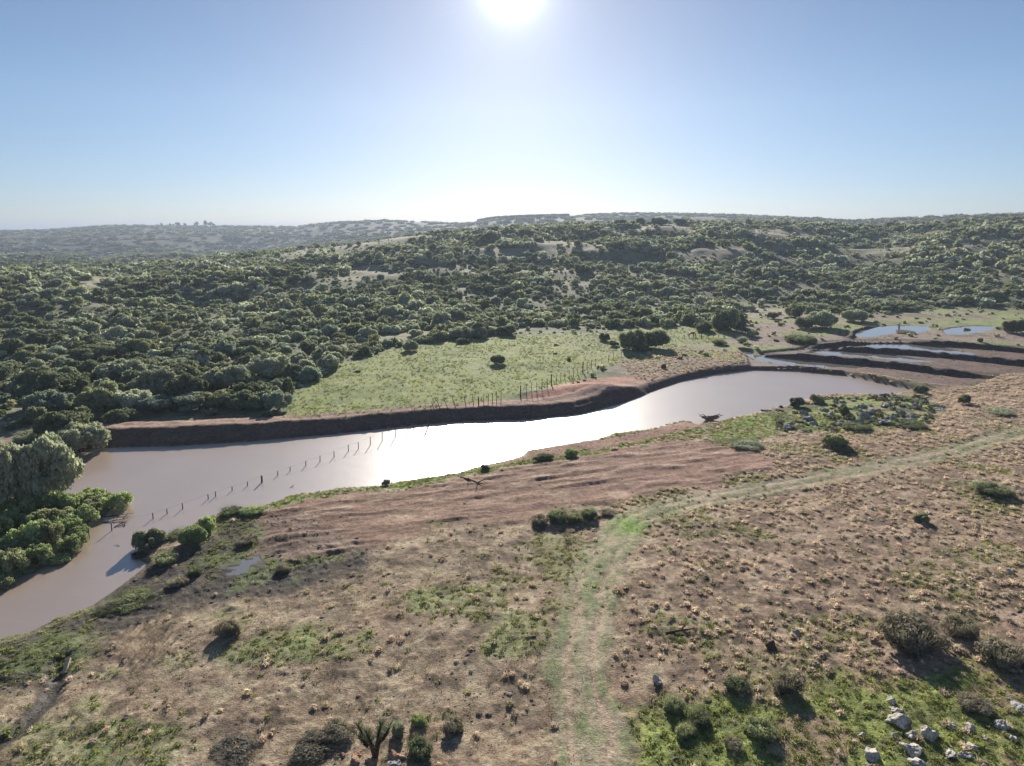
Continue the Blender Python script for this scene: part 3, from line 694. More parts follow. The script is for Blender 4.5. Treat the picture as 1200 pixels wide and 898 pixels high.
HERO = [  # kind, colour, x, base y, width, height, label
 ('scrub','brown twiggy',1083,770,84,50,'large dark brown scrubby bush on the bare slope right of the track'),
 ('scrub','brown twiggy',1134,750,44,30,'low brown twiggy bush just behind the largest bush on the right slope'),
 ('scrub','brown twiggy',1190,786,60,38,'brown dark bush at the right edge beside the green patch'),
 ('scrub','brown twiggy',926,817,38,32,'brown twiggy bush at the top edge of the bright green patch'),
 ('scrub','dark green',868,814,36,22,'low dark bush left of the brown twiggy bush above the green patch'),
 ('scrub','dark green',792,836,30,22,'small dark bush beside the pale track near the burrow'),
 ('scrub','dark green',822,852,30,22,'small dark tufty bush between the track and the green patch'),
 ('scrub','olive green',806,866,26,20,'olive bush in the green patch close to the track'),
 ('scrub','olive green',898,872,44,26,'olive and brown bush in the middle of the bright green patch'),
 ('scrub','brown twiggy',862,884,26,16,'low brown bush low in the green patch, left of the olive one'),
 ('scrub','brown twiggy',1150,840,44,20,'low brown shrub among the white stones in the green patch'),
 ('scrub','brown twiggy',262,752,30,26,'lone dark brown shrub on the bare ground above the tyre ruts'),
 ('near','dark green',170,648,40,30,'dark bush standing in the flooded shallows among dead branches'),
 ('near','bright green',222,640,32,26,'bright green round bush on the near shore, the larger of two'),
 ('near','bright green',241,624,24,22,'bright green round bush on the near shore, the smaller of two'),
 ('scrub','dark green',266,607,30,14,'low dark bush spreading flat at the water edge'),
 ('scrub','olive green',188,664,32,18,'olive low bush on the muddy near shore below the dark bush'),
 ('grassy','dark green',160,656,20,12,'small dark tuft at the very water edge below the dark bush'),
 ('grassy','olive green',143,716,60,20,'wide dark olive clump of reeds on the near shore'),
 ('grassy','dark green',118,722,26,13,'dark reed clump left of the wide olive one on the near shore'),
 ('scrub','brown twiggy',205,690,22,14,'small brown bush between puddle and near shore'),
 ('scrub','dark green',226,676,20,16,'small dark bush left of the blue puddle'),
 ('scrub','brown twiggy',285,640,30,16,'brown twiggy bush just behind the blue puddle'),
 ('scrub','brown twiggy',330,672,22,12,'small brown bush right of the blue puddle'),
 ('scrub','olive green',205,632,30,14,'olive shrub on the shore between the dark bush and bright green bushes'),
 ('scrub','bright green',292,606,30,12,'low bright green bush at the shore left of the red soil'),
 ('scrub','brown twiggy',632,617,26,17,'brown dark scrub, leftmost of the row below the red soil'),
 ('scrub','dark green',655,614,30,22,'dark scrub, second from left in the row below the red soil'),
 ('scrub','olive green',674,613,24,18,'olive scrub in the middle of the row below the red soil'),
 ('scrub','dark green',691,608,22,18,'dark scrub, second from right in the row below the red soil'),
 ('scrub','brown twiggy',714,603,22,9,'brown scrub, rightmost of the row below the red soil'),
 ('round','bright green',670,536,18,14,'small round bright green bush on the grassy verge by the pond'),
 ('near','dark green',636,541,24,11,'low dark green bush left of the round one on the pond verge'),
 ('near','dark green',568,551,12,9,'small dark bush on the verge beside the brightest water'),
 ('near','grey-green',452,570,12,9,'small grey-green bush at the pond edge left of the dead twig'),
 ('near','olive green',984,527,28,20,'grey and olive bush below the rocky knoll'),
 ('scrub','dark green',993,532,26,12,'dark low bush just right of the olive one below the knoll'),
 ('near','dark green',1134,475,17,14,'dark round bush between the knoll and the mud terraces'),
 ('near','dark green',1083,462,18,12,'dark bush at the right tip of the main pond'),
 ('scrub','grey-green',1180,488,34,12,'low grey-green bush near the right end of the knoll'),
 ('near','dark green',1082,614,18,12,'small dark bush alone on the tussock slope'),
 ('scrub','grey-green',1160,578,30,14,'grey-green shrub on the right slope below the grassy track'),
 ('scrub','dark green',1176,585,44,18,'dark low shrub right of the grey-green one on the slope'),
 ('scrub','dark green',1076,503,36,12,'dark shrub at the lower right corner of the rocky knoll'),
 ('scrub','grey-green',880,528,44,12,'grey-green low shrub between the knoll and red soil'),
 ('near','dark green',938,478,22,14,'dark green bush among grey rocks, left part of the knoll'),
 ('near','dark green',990,484,18,13,'dark green bush among grey rocks in the middle of the knoll'),
 ('scrub','dark green',1010,505,36,12,'dark shrub along the lower edge of the rocky knoll'),
 ('near','olive green',960,473,16,12,'olive bush at the upper left of the rocky knoll'),
 ('near','dark green',583,428,16,14,'lone dark bush in the middle of the green field'),
 ('near','dark green',740,411,40,30,'large dark bush at the far right corner of the green field'),
 ('near','dark green',774,410,36,25,'second dark bush at the field corner, right of the largest'),
 ('near','dark green',756,413,20,10,'low dark bush between the two large ones at the field corner'),
 ('near','dark green',709,400,15,12,'small dark bush left of the large ones at the field corner'),
 ('near','dark green',720,406,14,8,'small dark bush closest to the large field corner bush, its left'),
 ('near','dark green',542,403,17,8,'flat dark bush at the upper left of the green field'),
 ('near','grey-green',479,412,18,15,'grey-green bush where the field meets the thicket'),
 ('near','dark green',825,389,30,16,'dark round bush behind the horse in the far meadow'),
 ('near','dark green',852,388,34,32,'tall dark bush in the middle of the clump behind the horse'),
 ('near','dark green',868,384,26,22,'dark bush at the right end of the clump behind the horse'),
 ('near','dark green',811,378,28,18,'dark bush at the left end of the clump behind the horse'),
 ('near','grey-green',970,386,40,26,'large grey-green bush left of the blue upper pond'),
 ('near','grey-green',1006,378,30,18,'grey-green bush behind the blue upper pond'),
 ('near','dark green',945,386,22,16,'dark bush left of the large grey-green one by the blue pond'),
 ('near','dark green',935,373,26,20,'tall dark bush in the meadow left of the blue ponds'),
 ('near','dark green',908,374,14,10,'small round dark bush beside the far dark horse'),
 ('near','dark green',1193,391,28,20,'dark bush at the right edge beside the second blue pond'),
 ('scrub','dark green',944,403,44,14,'dark wide low bush at the start of the mud terraces'),
 ('scrub','grey-green',871,402,12,10,'small grey-green bush in the brown meadow left of the terraces'),
 ('scrub','dark green',845,405,20,9,'dark bush in the brown meadow below the far fence'),
 ('near','bright green',884,395,14,9,'small bright green bush in the meadow left of the terraces'),
 ('near','dark green',1150,401,7,6,'tiny dark bush on the green strip below the second blue pond'),
 ('near','grey-green',1135,391,8,9,'small grey bush standing in the second blue pond'),
 ('scrub','grey-green',30,520,44,18,'grey-green bush below the thicket, left of the dam end'),
]
for (k_, c_, px, py, w, h, lb) in HERO:
    bush_px(k_, c_, px, py, w, h, lb, parts=(w >= 36 and py > 450), name='reed_clump' if 'reed' in lb else 'bush', cat='reeds' if 'reed' in lb else 'bush')

# ------------------------------------------------------------------ trees
def tree(px, py, w, h, colour, label, seed, kind='near', trunks=3, nq=9000, leaf=0.032, group=None, name='tree'):
    x, y, z = atf(px, py); _, _, dep = project(x, y, z); s = F / dep; rad = w / 2 / s; sa = (H - z) / math.hypot(x, y, H - z); ht = max(h - 0.35 * w * sa, 0.4 * h) / math.sqrt(1 - sa * sa) / s; y = y + rad * 0.6; z = gz(x, y)
    e_ = empty(name, (x, y, z - 0.1), 0); tag(e_, label, 'tree', group)
    q = clump(seed, int(nq * 1.5), leaf * 0.85, 38, 0.95, 0.84, 0.4, lr=(0.12, 0.34)); q = q * np.array([rad, rad, ht * 0.84]) + np.array([0, 0, ht * 0.05])
    put('crown', qmesh("crown", q, MAT[colour]), e_)
    g = random.Random(seed); parts = []
    for k in range(trunks):
        a = g.uniform(0, 6.28); q1 = rad * 0.14; q2 = rad * g.uniform(0.35, 0.55)
        parts.append(tube([(math.cos(a) * .15, math.sin(a) * .15, -0.3), (math.cos(a) * q1, math.sin(a) * q1, ht * 0.25), (math.cos(a + .2) * q2 * .6, math.sin(a + .2) * q2 * .6, ht * 0.5), (math.cos(a + .3) * q2, math.sin(a + .3) * q2, ht * 0.78)], [ht * .035, ht * .028, ht * .018, ht * .006], 8))
        for b in range(3):
            a2 = a + g.uniform(-1.2, 1.2)
            parts.append(tube([(math.cos(a) * q1, math.sin(a) * q1, ht * (0.25 + .08 * b)), (math.cos(a2) * q2, math.sin(a2) * q2, ht * (0.45 + .06 * b)), (math.cos(a2) * q2 * 1.5, math.sin(a2) * q2 * 1.5, ht * (0.6 + .06 * b))], [ht * .014, ht * .01, ht * .004], 5))
    put('trunk', mk("trunk", join(parts), MAT['bark'], True), e_)
    return e_
TREES = [
 (30,598,100,108,'grey-green','large spreading grey-green tree leaning over the left end of the pond'),
 (-22,612,90,110,'silvery','silvery tree at the left frame edge beside the large pond tree'),
 (84,536,62,46,'grey-green','dark grey tree at the corner where the red dam meets the pond'),
 (62,518,56,38,'dark green','dark tree just behind the tree at the dam corner'),
 (48,488,56,34,'blue-green','blue-grey tree left of the trees behind the dam'),
 (66,476,66,46,'dark green','broad dark flat-topped tree at the left end behind the dam'),
 (112,485,58,40,'olive green','olive tree behind the dam, second from left'),
 (148,484,48,33,'silvery','silvery tree behind the dam, third from left'),
 (192,487,86,28,'blue-green','wide low blue-grey tree right against the back of the dam'),
 (176,466,60,36,'grey-green','grey-green tree standing behind the wide low one at the dam'),
 (214,474,50,36,'dark green','dark tree in the second row behind the dam'),
 (246,481,46,28,'olive green','olive small tree behind the dam, left of the dark domed one'),
 (280,484,56,30,'dark green','dark dome-shaped tree behind the dam'),
 (323,483,34,28,'blue-green','round blue-green tree where the dam meets the green field'),
 (318,466,32,24,'blue-green','pale blue-green tree just behind the round one by the field'),
 (309,444,56,32,'grey-green','domed grey-green tree left of the upper part of the field'),
 (262,460,56,36,'grey-green','grey-green tree in the thicket between dam and field'),
 (136,452,60,34,'grey-green','pale grey-green tree in the thicket behind the olive dam trees'),
 (288,474,36,30,'dark green','small dark tree behind the dark dome-shaped one'),
 (152,420,46,24,'olive green','flat-topped olive tree in the thicket far behind the dam'),
 (40,406,26,18,'dark green','dark round tree beside the small grass clearing at the left'),
 (100,424,56,22,'dark green','dark flat tree in the left thicket above the dam trees'),
]
for k, (px, py, w, h, c_, lb) in enumerate(TREES): tree(px, py, w, h, c_, lb, 900 + k, nq=13000 if w > 80 else 7000, leaf=0.03 if w > 80 else 0.04)

# bright green low bushes round the flooded corner on the left
LOW = [(8,600,30),(30,608,34),(56,612,30),(76,602,28),(96,597,34),(112,592,30),(126,594,24),(18,626,32),(42,630,36),(68,628,34),(90,618,32),(104,610,22),(6,650,36),(30,650,36),(54,650,32),(78,642,28),(92,634,22),(10,674,34),(36,668,30),(58,662,24),(-8,688,24),(-14,640,36),(-12,614,34),(70,586,24),(48,592,28),(22,662,22)]
for k, (px, py, w) in enumerate(LOW):
    jy = random.Random(k).uniform(-9, 9); jx = random.Random(k + 50).uniform(-5, 5)
    row = 0 if py < 606 else 1 if py < 640 else 2
    nth = sorted([q[0] for q in LOW if (0 if q[1] < 606 else 1 if q[1] < 640 else 2) == row]).index(px)
    bush_px('round', ['bright green', 'bright green', 'olive green'][k % 3], px + jx, py + jy, w * (0.9 + 0.5 * random.Random(k).random()), w * (0.6 + 0.5 * random.Random(k + 9).random()), "%s low cushion bush, %s from left in the %s row at flooded corner" % (['bright green', 'bright green', 'olive'][k % 3], ORD[nth], ['back', 'middle', 'front'][row]), group='low bushes at the flooded corner')

# ------------------------------------------------------------------ bushland: points, the largest as things, the rest as one mass
def zone(x, y):
    r = np.hypot(x, y); a = np.arctan2(x, y)
    M = masks(x, y); z1 = np.interp(a, T1[0], T1[2])
    d = np.where(inside(x, y, FARP), 1.0, 0.0)
    dF, hF = polydist(x, y, FARL, FARH)
    d *= sst(hF * FACE + 4.5, hF * FACE + 6.0, dF)
    d *= (M['field'] < 0.05) * (M['meadow'] < 0.08)
    cl = fbm(x / 26, y / 26, 200, 3); d *= 1 - 0.8 * sst(0.54, 0.66, cl) * sst(180, 300, r)
    d *= 1 - 0.93 * M['open']
    px, py, _ = project(x, y, hbase(x, y))
    d = np.where((px > 600) & (px < 880) & (r < 240) & (py > 384), 0, d)
    top = sst(z1 - 120, z1, r) * (a > azel(460, 300)[0]); d *= 1 - 0.35 * top
    d = np.where(r < 130, d * (px < 335), d)
    return d
def jitter_grid(r0, r1, step, seed, amax=R(41.5)):
    g = np.random.default_rng(seed); n = r1 / step
    xs = np.arange(-math.sin(amax) * r1, math.sin(amax) * r1, step); ys = np.arange(math.cos(amax) * r0 - 5, r1, step)
    Xg, Yg = np.meshgrid(xs, ys); Xg = Xg + g.uniform(-.48, .48, Xg.shape) * step; Yg = Yg + g.uniform(-.48, .48, Yg.shape) * step
    x, y = Xg.ravel(), Yg.ravel(); r = np.hypot(x, y); a = np.abs(np.arctan2(x, y)); m = (r > r0) & (r < r1) & (a < amax); return x[m], y[m]
gB = np.random.default_rng(55)
bx_, by_, bs_ = [], [], []
for (r0, r1, st, s0, s1) in ((100, 330, 3.5, 0.9, 3.3), (330, 680, 3.7, 0.9, 3.5)):
    x, y = jitter_grid(r0, r1, st, int(r0)); k = gB.random(len(x)) < zone(x, y) * 0.96
    x, y = x[k], y[k]; cl = fbm(x / 18, y / 18, 210, 2)
    bx_.append(x); by_.append(y); bs_.append(s0 + (s1 - s0) * np.clip(gB.random(len(x)) ** 1.6 * 0.75 + (cl - 0.4) * 1.0, 0, 1))
bx_, by_, bs_ = map(np.concatenate, (bx_, by_, bs_))
bz_ = hfull(bx_, by_)
# keep clear of the hand-placed trees
TP = np.array([at(px, py)[:2] + (w,) for (px, py, w, *_r) in TREES])
tp = TP[:, :2]; tr_ = TP[:, 2] / 2 / (F / np.hypot(tp[:, 0], tp[:, 1]))
dd = np.sqrt((bx_[:, None] - tp[None, :, 0]) ** 2 + (by_[:, None] - tp[None, :, 1]) ** 2) - tr_[None] * 0.8
k = dd.min(1) > 0.4; bx_, by_, bs_, bz_ = bx_[k], by_[k], bs_[k], bz_[k]
ppx, ppy, dep = project(bx_, by_, bz_)
hx = bs_ * gB.uniform(0.5, 1.1, len(bs_))
_f = fbm(bx_ / 22, by_ / 22, 230, 3); _q = np.clip((_f - 0.25) / 0.5 + gB.normal(0, 0.22, len(bs_)), 0, 0.999)
cix = np.array([0, 5, 0, 1, 2, 0, 1, 3, 2, 1])[(_q * 10).astype(int)]
tall = np.where(cix == 0, 1.15, 1.0)
size = bs_ * 2 / dep * F
inview = (ppx > -15) & (ppx < 1215) & (ppy > 255)
a_ = np.arctan2(bx_, by_); r_ = np.hypot(bx_, by_)
inview &= r_ < np.interp(a_, T1[0], T1[2])
N_IND = 300 - len(HERO) - len(LOW)
order = np.argsort(-np.where(inview, size, 0)); ind = order[:N_IND]; rest = np.setdiff1d(np.arange(len(bs_)), ind)
# landmarks for the labels of the countable ones
def place_of(px, py):
    if px < 345: n_, c_ = 'the thicket behind the dam', [0, 60, 120, 180, 240, 345]
    elif px < 700: n_, c_ = 'the bush edge above green field', [345, 430, 520, 610, 700]
    elif px < 900: n_, c_ = 'the bush behind the horse meadow', [700, 800, 900]
    else: n_, c_ = 'the bush behind the blue ponds', [900, 1000, 1100, 1215]
    return n_
cells = {}
for q in ind: cells.setdefault(place_of(ppx[q], ppy[q]), []).append(q)
for pl, qs in cells.items():
    qs = sorted(qs, key=lambda q: -ppy[q]); rows = [qs[i:i + 15] for i in range(0, len(qs), 15)]
    if len(rows) > 1 and len(rows[-1]) < 4: rows[-2] += rows.pop()
    for ri, row in enumerate(rows):
        row.sort(key=lambda q: ppx[q]); rn = 'front row' if ri == 0 else ORD[ri] + ' row'
        for k, q in enumerate(row):
            cn = COLS[cix[q]]
            bush('mid' if dep[q] < 260 else 'far', cn, bx_[q], by_[q], bz_[q], bs_[q], hx[q] * tall[q] * 1.15,
                 "%s bush, %s from left, %s of %s" % (cn, ORD[k], rn, pl.replace("the ", "", 1)), group='bushes in ' + pl)
tcol = np.array([LEAFC[c] for c in COLS])
FART = [clump(700 + k, 210, 0.15, 9, 0.75, 0.66, lr=(0.25, 0.5)) for k in range(6)]
FART2 = [clump(720 + k, 80, 0.24, 6, 0.75, 0.62) for k in range(6)]
tint = tcol[cix[rest]] * gB.uniform(0.8, 1.25, (len(rest), 1))
P3d = np.stack([bx_, by_, bz_ - 0.1], 1)[rest]; nearm = r_[rest] < 420
o = scatter("bushland", FART, P3d[nearm], bs_[rest][nearm], gB.uniform(0, 6.28, nearm.sum()), tint[nearm], MAT['leaf_stuff'], zs=hx[rest][nearm] / bs_[rest][nearm] * 1.15)
tag(o, kind='stuff'); fm = ~nearm
o = scatter("hillside_bushland", FART2, P3d[fm], bs_[rest][fm], gB.uniform(0, 6.28, fm.sum()), tint[fm], MAT['leaf_stuff'], zs=hx[rest][fm] / bs_[rest][fm] * 1.1)
tag(o, kind='stuff')
x, y = jitter_grid(120, 640, 3.0, 77); M = masks(x, y); far_ = inside(x, y, FARP); dF_ = polydist(x, y, FARL)
k = far_ & (dF_ > 12) & (gB.random(len(x)) < 0.55 * (1 - M['field']) * (1 - 0.75 * M['open']) * (1 - 0.9 * M['meadow']) + 0.13 * M['meadow'] + 0.025 * M['field'])
for P, lv in UPPER: k &= sdf(x, y, P) > 1
for P, lv in FLATS: k &= sdf(x, y, P) > 0.5
x, y = x[k], y[k]; TINY = [clump(760 + q, 26, 0.34, 4, 0.55, 0.6) for q in range(4)]
tint = tcol[gB.choice(8, len(x), p=[.2, .2, .2, .1, .02, .05, .13, .1])] * gB.uniform(0.8, 1.2, (len(x), 1))
o = scatter("low_scrub", TINY, np.stack([x, y, hfull(x, y) - 0.05], 1), gB.uniform(0.3, 1.0, len(x)), gB.uniform(0, 6.28, len(x)), tint, MAT['leaf_stuff']); tag(o, kind='stuff')
# woods and hedges of the far valley
xs, ys, ss = [], [], []
r0 = 640.0
while r0 < 3300:
    r1 = r0 * 1.25; st = max(0.0125 * r0, 9); x, y = jitter_grid(r0, r1, st, int(r0), R(41))
    f1 = fbm(x / 160, y / 160, 165, 5); a = np.arctan2(x, y); lim = np.interp(a, T2[0], T2[2]) * 1.02
    p_ = (0.3 + 0.7 * sst(0.42, 0.6, 1 - f1)); p_ = np.where(np.hypot(x, y) > lim, 0, p_)
    k = gB.random(len(x)) < p_; xs.append(x[k]); ys.append(y[k]); ss.append(gB.uniform(0.35, 0.62, k.sum()) * min(st, 22)); r0 = r1
xs, ys, ss = map(np.concatenate, (xs, ys, ss)); zs_ = hbase(xs, ys)
tint = tcol[gB.choice(4, len(xs), p=[.6, .2, .2, 0])] * gB.uniform(0.55, 0.8, (len(xs), 1))
FART3 = [clump(740 + k, 42, 0.38, 4, 0.6, 0.6) for k in range(5)]
o = scatter("far_woods", FART3, np.stack([xs, ys, zs_ - 0.3], 1), ss, gB.uniform(0, 6.28, len(xs)), tint, MAT['leaf_stuff'], zs=np.minimum(1.0, 5.5 / ss) * gB.uniform(0.7, 1.1, len(xs)))
tag(o, kind='stuff')
# conifer plantation along the skyline
pts = []
for px in np.arange(560, 667, 0.55):
    a, t = azel(px, 260); rl = float(np.interp(a, T2[0], T2[2]))
    for k in range(5):
        rr_ = rl * (0.955 + 0.012 * k) ; aa = a + gB.normal() * 0.0004; pts.append((math.sin(aa) * rr_, math.cos(aa) * rr_))
pts = np.array(pts); zz = hbase(pts[:, 0], pts[:, 1]); hgt = gB.uniform(9.0, 12.5, len(pts))
CON = []
for k in range(3):
    g = np.random.default_rng(800 + k); n = 46; t = g.random(n); a = g.uniform(0, 6.28, n); rr_ = (1 - t) ** 0.7 * 0.9 * 0.35
    P = np.stack([rr_ * np.cos(a), rr_ * np.sin(a), t * 1.0], 1); CON.append(quads(g, P, np.stack([np.cos(a), np.sin(a), 0.5 * np.ones(n)], 1), 0.13))
o = scatter("pine_plantation", CON, np.stack([pts[:, 0], pts[:, 1], zz - .3], 1), hgt, gB.uniform(0, 6.28, len(pts)), np.tile([[0.03, 0.042, 0.025]], (len(pts), 1)) * gB.uniform(.8, 1.2, (len(pts), 1)), MAT['leaf_stuff'])
tag(o, kind='stuff')
#__NEXT2__
# ------------------------------------------------------------------ grass, tussocks, weeds and clods (nobody could count these)
def sector(n, r0, r1, seed, amax=R(42)):
    g = np.random.default_rng(seed); r = np.sqrt(g.uniform(r0 ** 2, r1 ** 2, n)); a = g.uniform(-amax, amax, n); return r * np.sin(a), r * np.cos(a), g
def notwater(x, y, pad=0.4):
    d = polydist(x, y, POND, closed=True); return (~inside(x, y, POND)) & (d > pad) & (sdf(x, y, PUD[0]) > 0.2)
x, y, g = sector(60000, 30, 175, 301); M = masks(x, y); far_ = inside(x, y, FARP)
pxx, pyy, _ = project(x, y, 2.0)
rightness = sst(640, 860, pxx - (pyy - 600) * 0.25)
dens = 0.10 + 0.75 * rightness; dens *= 0.35 + 0.65 * sst(0.42, 0.58, fbm(x / 7, y / 7, 310, 3))
dens *= (1 - M['strip']) * (1 - M['mud'] * .9) * (1 - 0.93 * M['track']) * (1 - 0.85 * M['gbr']) * (1 - 0.85 * M['knoll']) * (1 - M['beach'])
dens = np.where(far_, 0.6 * M['meadow'] * sst(0.5, 0.7, M['meadow']), dens)
for P, lv in FLATS: dens *= sst(0, 1.5, sdf(x, y, P))
k = (g.random(len(x)) < dens) & notwater(x, y); x, y = x[k], y[k]
TUS = [np.concatenate([blades(830 + q, 40, 0.62, 0.12, 1.5, 0.7), quads(np.random.default_rng(q), *(lambda d: (d * [0.6, 0.6, 0.35] + [0, 0, 0.14], d))((lambda e: e / np.linalg.norm(e, axis=1)[:, None])(np.random.default_rng(q).normal(size=(16, 3)) + [0, 0, .8])), 0.22)]) for q in range(5)]
tc_ = np.array([[0.73, 0.63, 0.50]]) * g.uniform(0.6, 1.15, (len(x), 1)) * np.array([1, 1, 1]) + g.uniform(-.03, .03, (len(x), 3))
tc_ = np.clip(tc_, 0.05, 0.85)
S_ = g.uniform(0.16, 0.42, len(x))
tuss_mat = leaf_material("straw_blades", None, 0.5, 0.8, 0.1, 0.2, (1.05, 1.0, 0.92))
o = scatter("grass_tussocks", TUS, np.stack([x, y, hfull(x, y) - 0.02], 1), S_, g.uniform(0, 6.28, len(x)), tc_, tuss_mat); tag(o, kind='stuff')
# green meadow grass with pale seed heads beyond the dam
x, y, g = sector(70000, 95, 240, 302); M = masks(x, y)
k = (g.random(len(x)) < (0.85 * M['field'] + 0.12 * M['meadow']) * (0.3 + 0.7 * sst(0.4, 0.6, fbm(x / 4, y / 4, 320, 3)))) & notwater(x, y); x, y = x[k], y[k]
GR = [blades(840 + q, 12, 0.8, 0.22, 1.3, 0.6) for q in range(4)]
pal = np.array([[0.26, 0.31, 0.12], [0.42, 0.43, 0.27], [0.17, 0.19, 0.09]])[g.choice(3, len(x), p=[.45, .35, .2])] * g.uniform(.8, 1.2, (len(x), 1))
o = scatter("meadow_grass", GR, np.stack([x, y, hfull(x, y) - 0.02], 1), g.uniform(0.15, 0.4, len(x)), g.uniform(0, 6.28, len(x)), pal, MAT['leaf_stuff']); tag(o, kind='stuff')
# low green weeds on the near side
x, y, g = sector(90000, 30, 120, 303); M = masks(x, y); far_ = inside(x, y, FARP); n1 = fbm(x / 5.5, y / 5.5, 101, 4); n3 = fbm(x / 18, y / 18, 121, 3); left = 1 - sst(-14, 8, x + (y - 50) * 0.15)
d = sst(0.50, 0.60, n1 * 0.55 + n3 * 0.45 + 0.045 * left - 0.03 * (1 - left)) * 0.5 + 0.03
d = np.maximum(d * (1 - M['strip']) * (1 - .8 * M['track']), np.maximum(np.maximum(M['gbr'] * 0.8, M['knoll'] * 0.6), M['verge'] * 0.95)) * (1 - M['beach'] * (1 - M['verge']))
k = (g.random(len(x)) < d * (~far_)) & notwater(x, y, 0.15); x, y, gb_ = x[k], y[k], M['gbr'][k]
WD = [np.concatenate([blades(850 + q, 16, 0.42, 0.12, 1.6, 1.3), clump(855 + q, 16, 0.16, 5, 0.22, 0.8)]) for q in range(5)]
pal = np.array([[0.29, 0.32, 0.11], [0.37, 0.38, 0.16], [0.19, 0.20, 0.09]])[g.choice(3, len(x), p=[.4, .35, .25])] * g.uniform(.75, 1.2, (len(x), 1))
o = scatter("low_weeds", WD, np.stack([x, y, hfull(x, y) - 0.02], 1), g.uniform(0.10, 0.30, len(x)), g.uniform(0, 6.28, len(x)), pal, MAT['leaf_stuff']); tag(o, kind='stuff')
x, y, g = sector(120000, 30, 105, 305); M = masks(x, y); far_ = inside(x, y, FARP)
d = (0.15 + 0.8 * sst(0.42, 0.6, fbm(x / 3, y / 3, 340, 3))) * (1 - .7 * M['strip']) * (1 - .5 * M['track']) * (1 - .5 * M['mud'])
k = (g.random(len(x)) < d * (~far_)) & notwater(x, y, 0.2); x, y = x[k], y[k]
LT = [blades(870 + q, 7, 0.6, 0.17, 1.8, 1.6) for q in range(4)]
pal = np.array([[0.50, 0.40, 0.29], [0.38, 0.31, 0.22], [0.24, 0.20, 0.13], [0.28, 0.33, 0.13]])[g.choice(4, len(x), p=[.35, .3, .2, .15])] * g.uniform(.8, 1.15, (len(x), 1))
o = scatter("short_straw_litter", LT, np.stack([x, y, hfull(x, y) - 0.01], 1), g.uniform(0.06, 0.16, len(x)), g.uniform(0, 6.28, len(x)), pal, tuss_mat); tag(o, kind='stuff')
# dark clods, twigs and trampled litter
x, y, g = sector(34000, 30, 130, 304); M = masks(x, y); far_ = inside(x, y, FARP); n2 = fbm(x / 2.5, y / 2.5, 330, 3)
d = (0.10 + 0.55 * sst(0.52, 0.66, n2)) * (1 - .9 * M['track']) * (1 - .75 * M['strip']) + M['mud'] * 0.5
k = (g.random(len(x)) < d * (~far_)) & notwater(x, y, 0.1); x, y = x[k], y[k]
CL = []
for q in range(5):
    bm = bmesh.new(); bmesh.ops.create_icosphere(bm, subdivisions=1, radius=1); gg = random.Random(q)
    for v in bm.verts: v.co *= gg.uniform(0.6, 1.2); v.co.z *= 0.6
    T = np.array([[list(f.verts[i].co) for i in (0, 1, 2, 2)] for f in bm.faces]); bm.free(); CL.append(T)
pal = np.array([[0.14, 0.11, 0.085], [0.22, 0.17, 0.13], [0.34, 0.28, 0.22]])[g.choice(3, len(x), p=[.4, .35, .25])]
P_ = np.stack([x, y, hfull(x, y)], 1)
allq = []; tt = []; pick = g.integers(0, 5, len(x)); sz = g.uniform(0.025, 0.09, len(x)) * (1 + (g.random(len(x)) < .06) * 1.2)
for q in range(5):
    m = pick == q; T = CL[q][:, :3, :].reshape(-1, 3); v = T[None] * sz[m][:, None, None] * np.array([1.3, 1, 1]) + P_[m][:, None, :]; allq.append(v.reshape(-1, 3)); tt.append(np.repeat(pal[m], len(T), 0))
V = np.concatenate(allq); clm = leaf_material("clod_soil", None, 0.0, 0.95, 0.1, 0.3)
o = put("soil_clods", big_mesh("soil_clods", V, np.arange(len(V)), clm, {"tint": np.concatenate(tt)}, k=3)); tag(o, kind='stuff')

# ------------------------------------------------------------------ rocks
x, y, g = sector(30000, 75, 150, 311); M = masks(x, y); px_, py_, _ = project(x, y, hbase(x, y)); k = (M['knoll'] > .5) & (px_ > 905) & (px_ < 1115) & (g.random(len(x)) < 0.35 * sst(0.38, 0.55, fbm(x / 4, y / 4, 350, 3))) & notwater(x, y, 1.0)
x, y = x[k], y[k]; KS = [clump(880 + q, 60, 0.17, 6, 0.55, 0.7) for q in range(5)]
pal = np.array([[0.10, 0.105, 0.085], [0.20, 0.205, 0.20], [0.11, 0.12, 0.06], [0.30, 0.31, 0.32]])[g.choice(4, len(x), p=[.4, .2, .25, .15])] * g.uniform(.8, 1.15, (len(x), 1))
o = scatter("knoll_brushwood", KS, np.stack([x, y, hfull(x, y) - 0.03], 1), g.uniform(0.22, 0.6, len(x)), g.uniform(0, 6.28, len(x)), pal, MAT['leaf_stuff']); tag(o, kind='stuff')
def rock(px, py, w, h, mat, label, seed, group=None, rz=None):
    x, y, z = atf(px, py); _, _, dep = project(x, y, z); s = F / dep
    me = rock_mesh("rock", seed, MAT[mat], 0.5, 4 if w > 10 else 3, 0.55); o = put("rock", me, None, (x, y + h / s * 0.3, z - 0.24 * h / s - 0.03), random.uniform(0, 6.28) if rz is None else rz, (w / 2 / s, w / 2 / s * 0.8, max(h / s / 0.9, 0.05)))
    tag(o, label, 'rock', group); return o
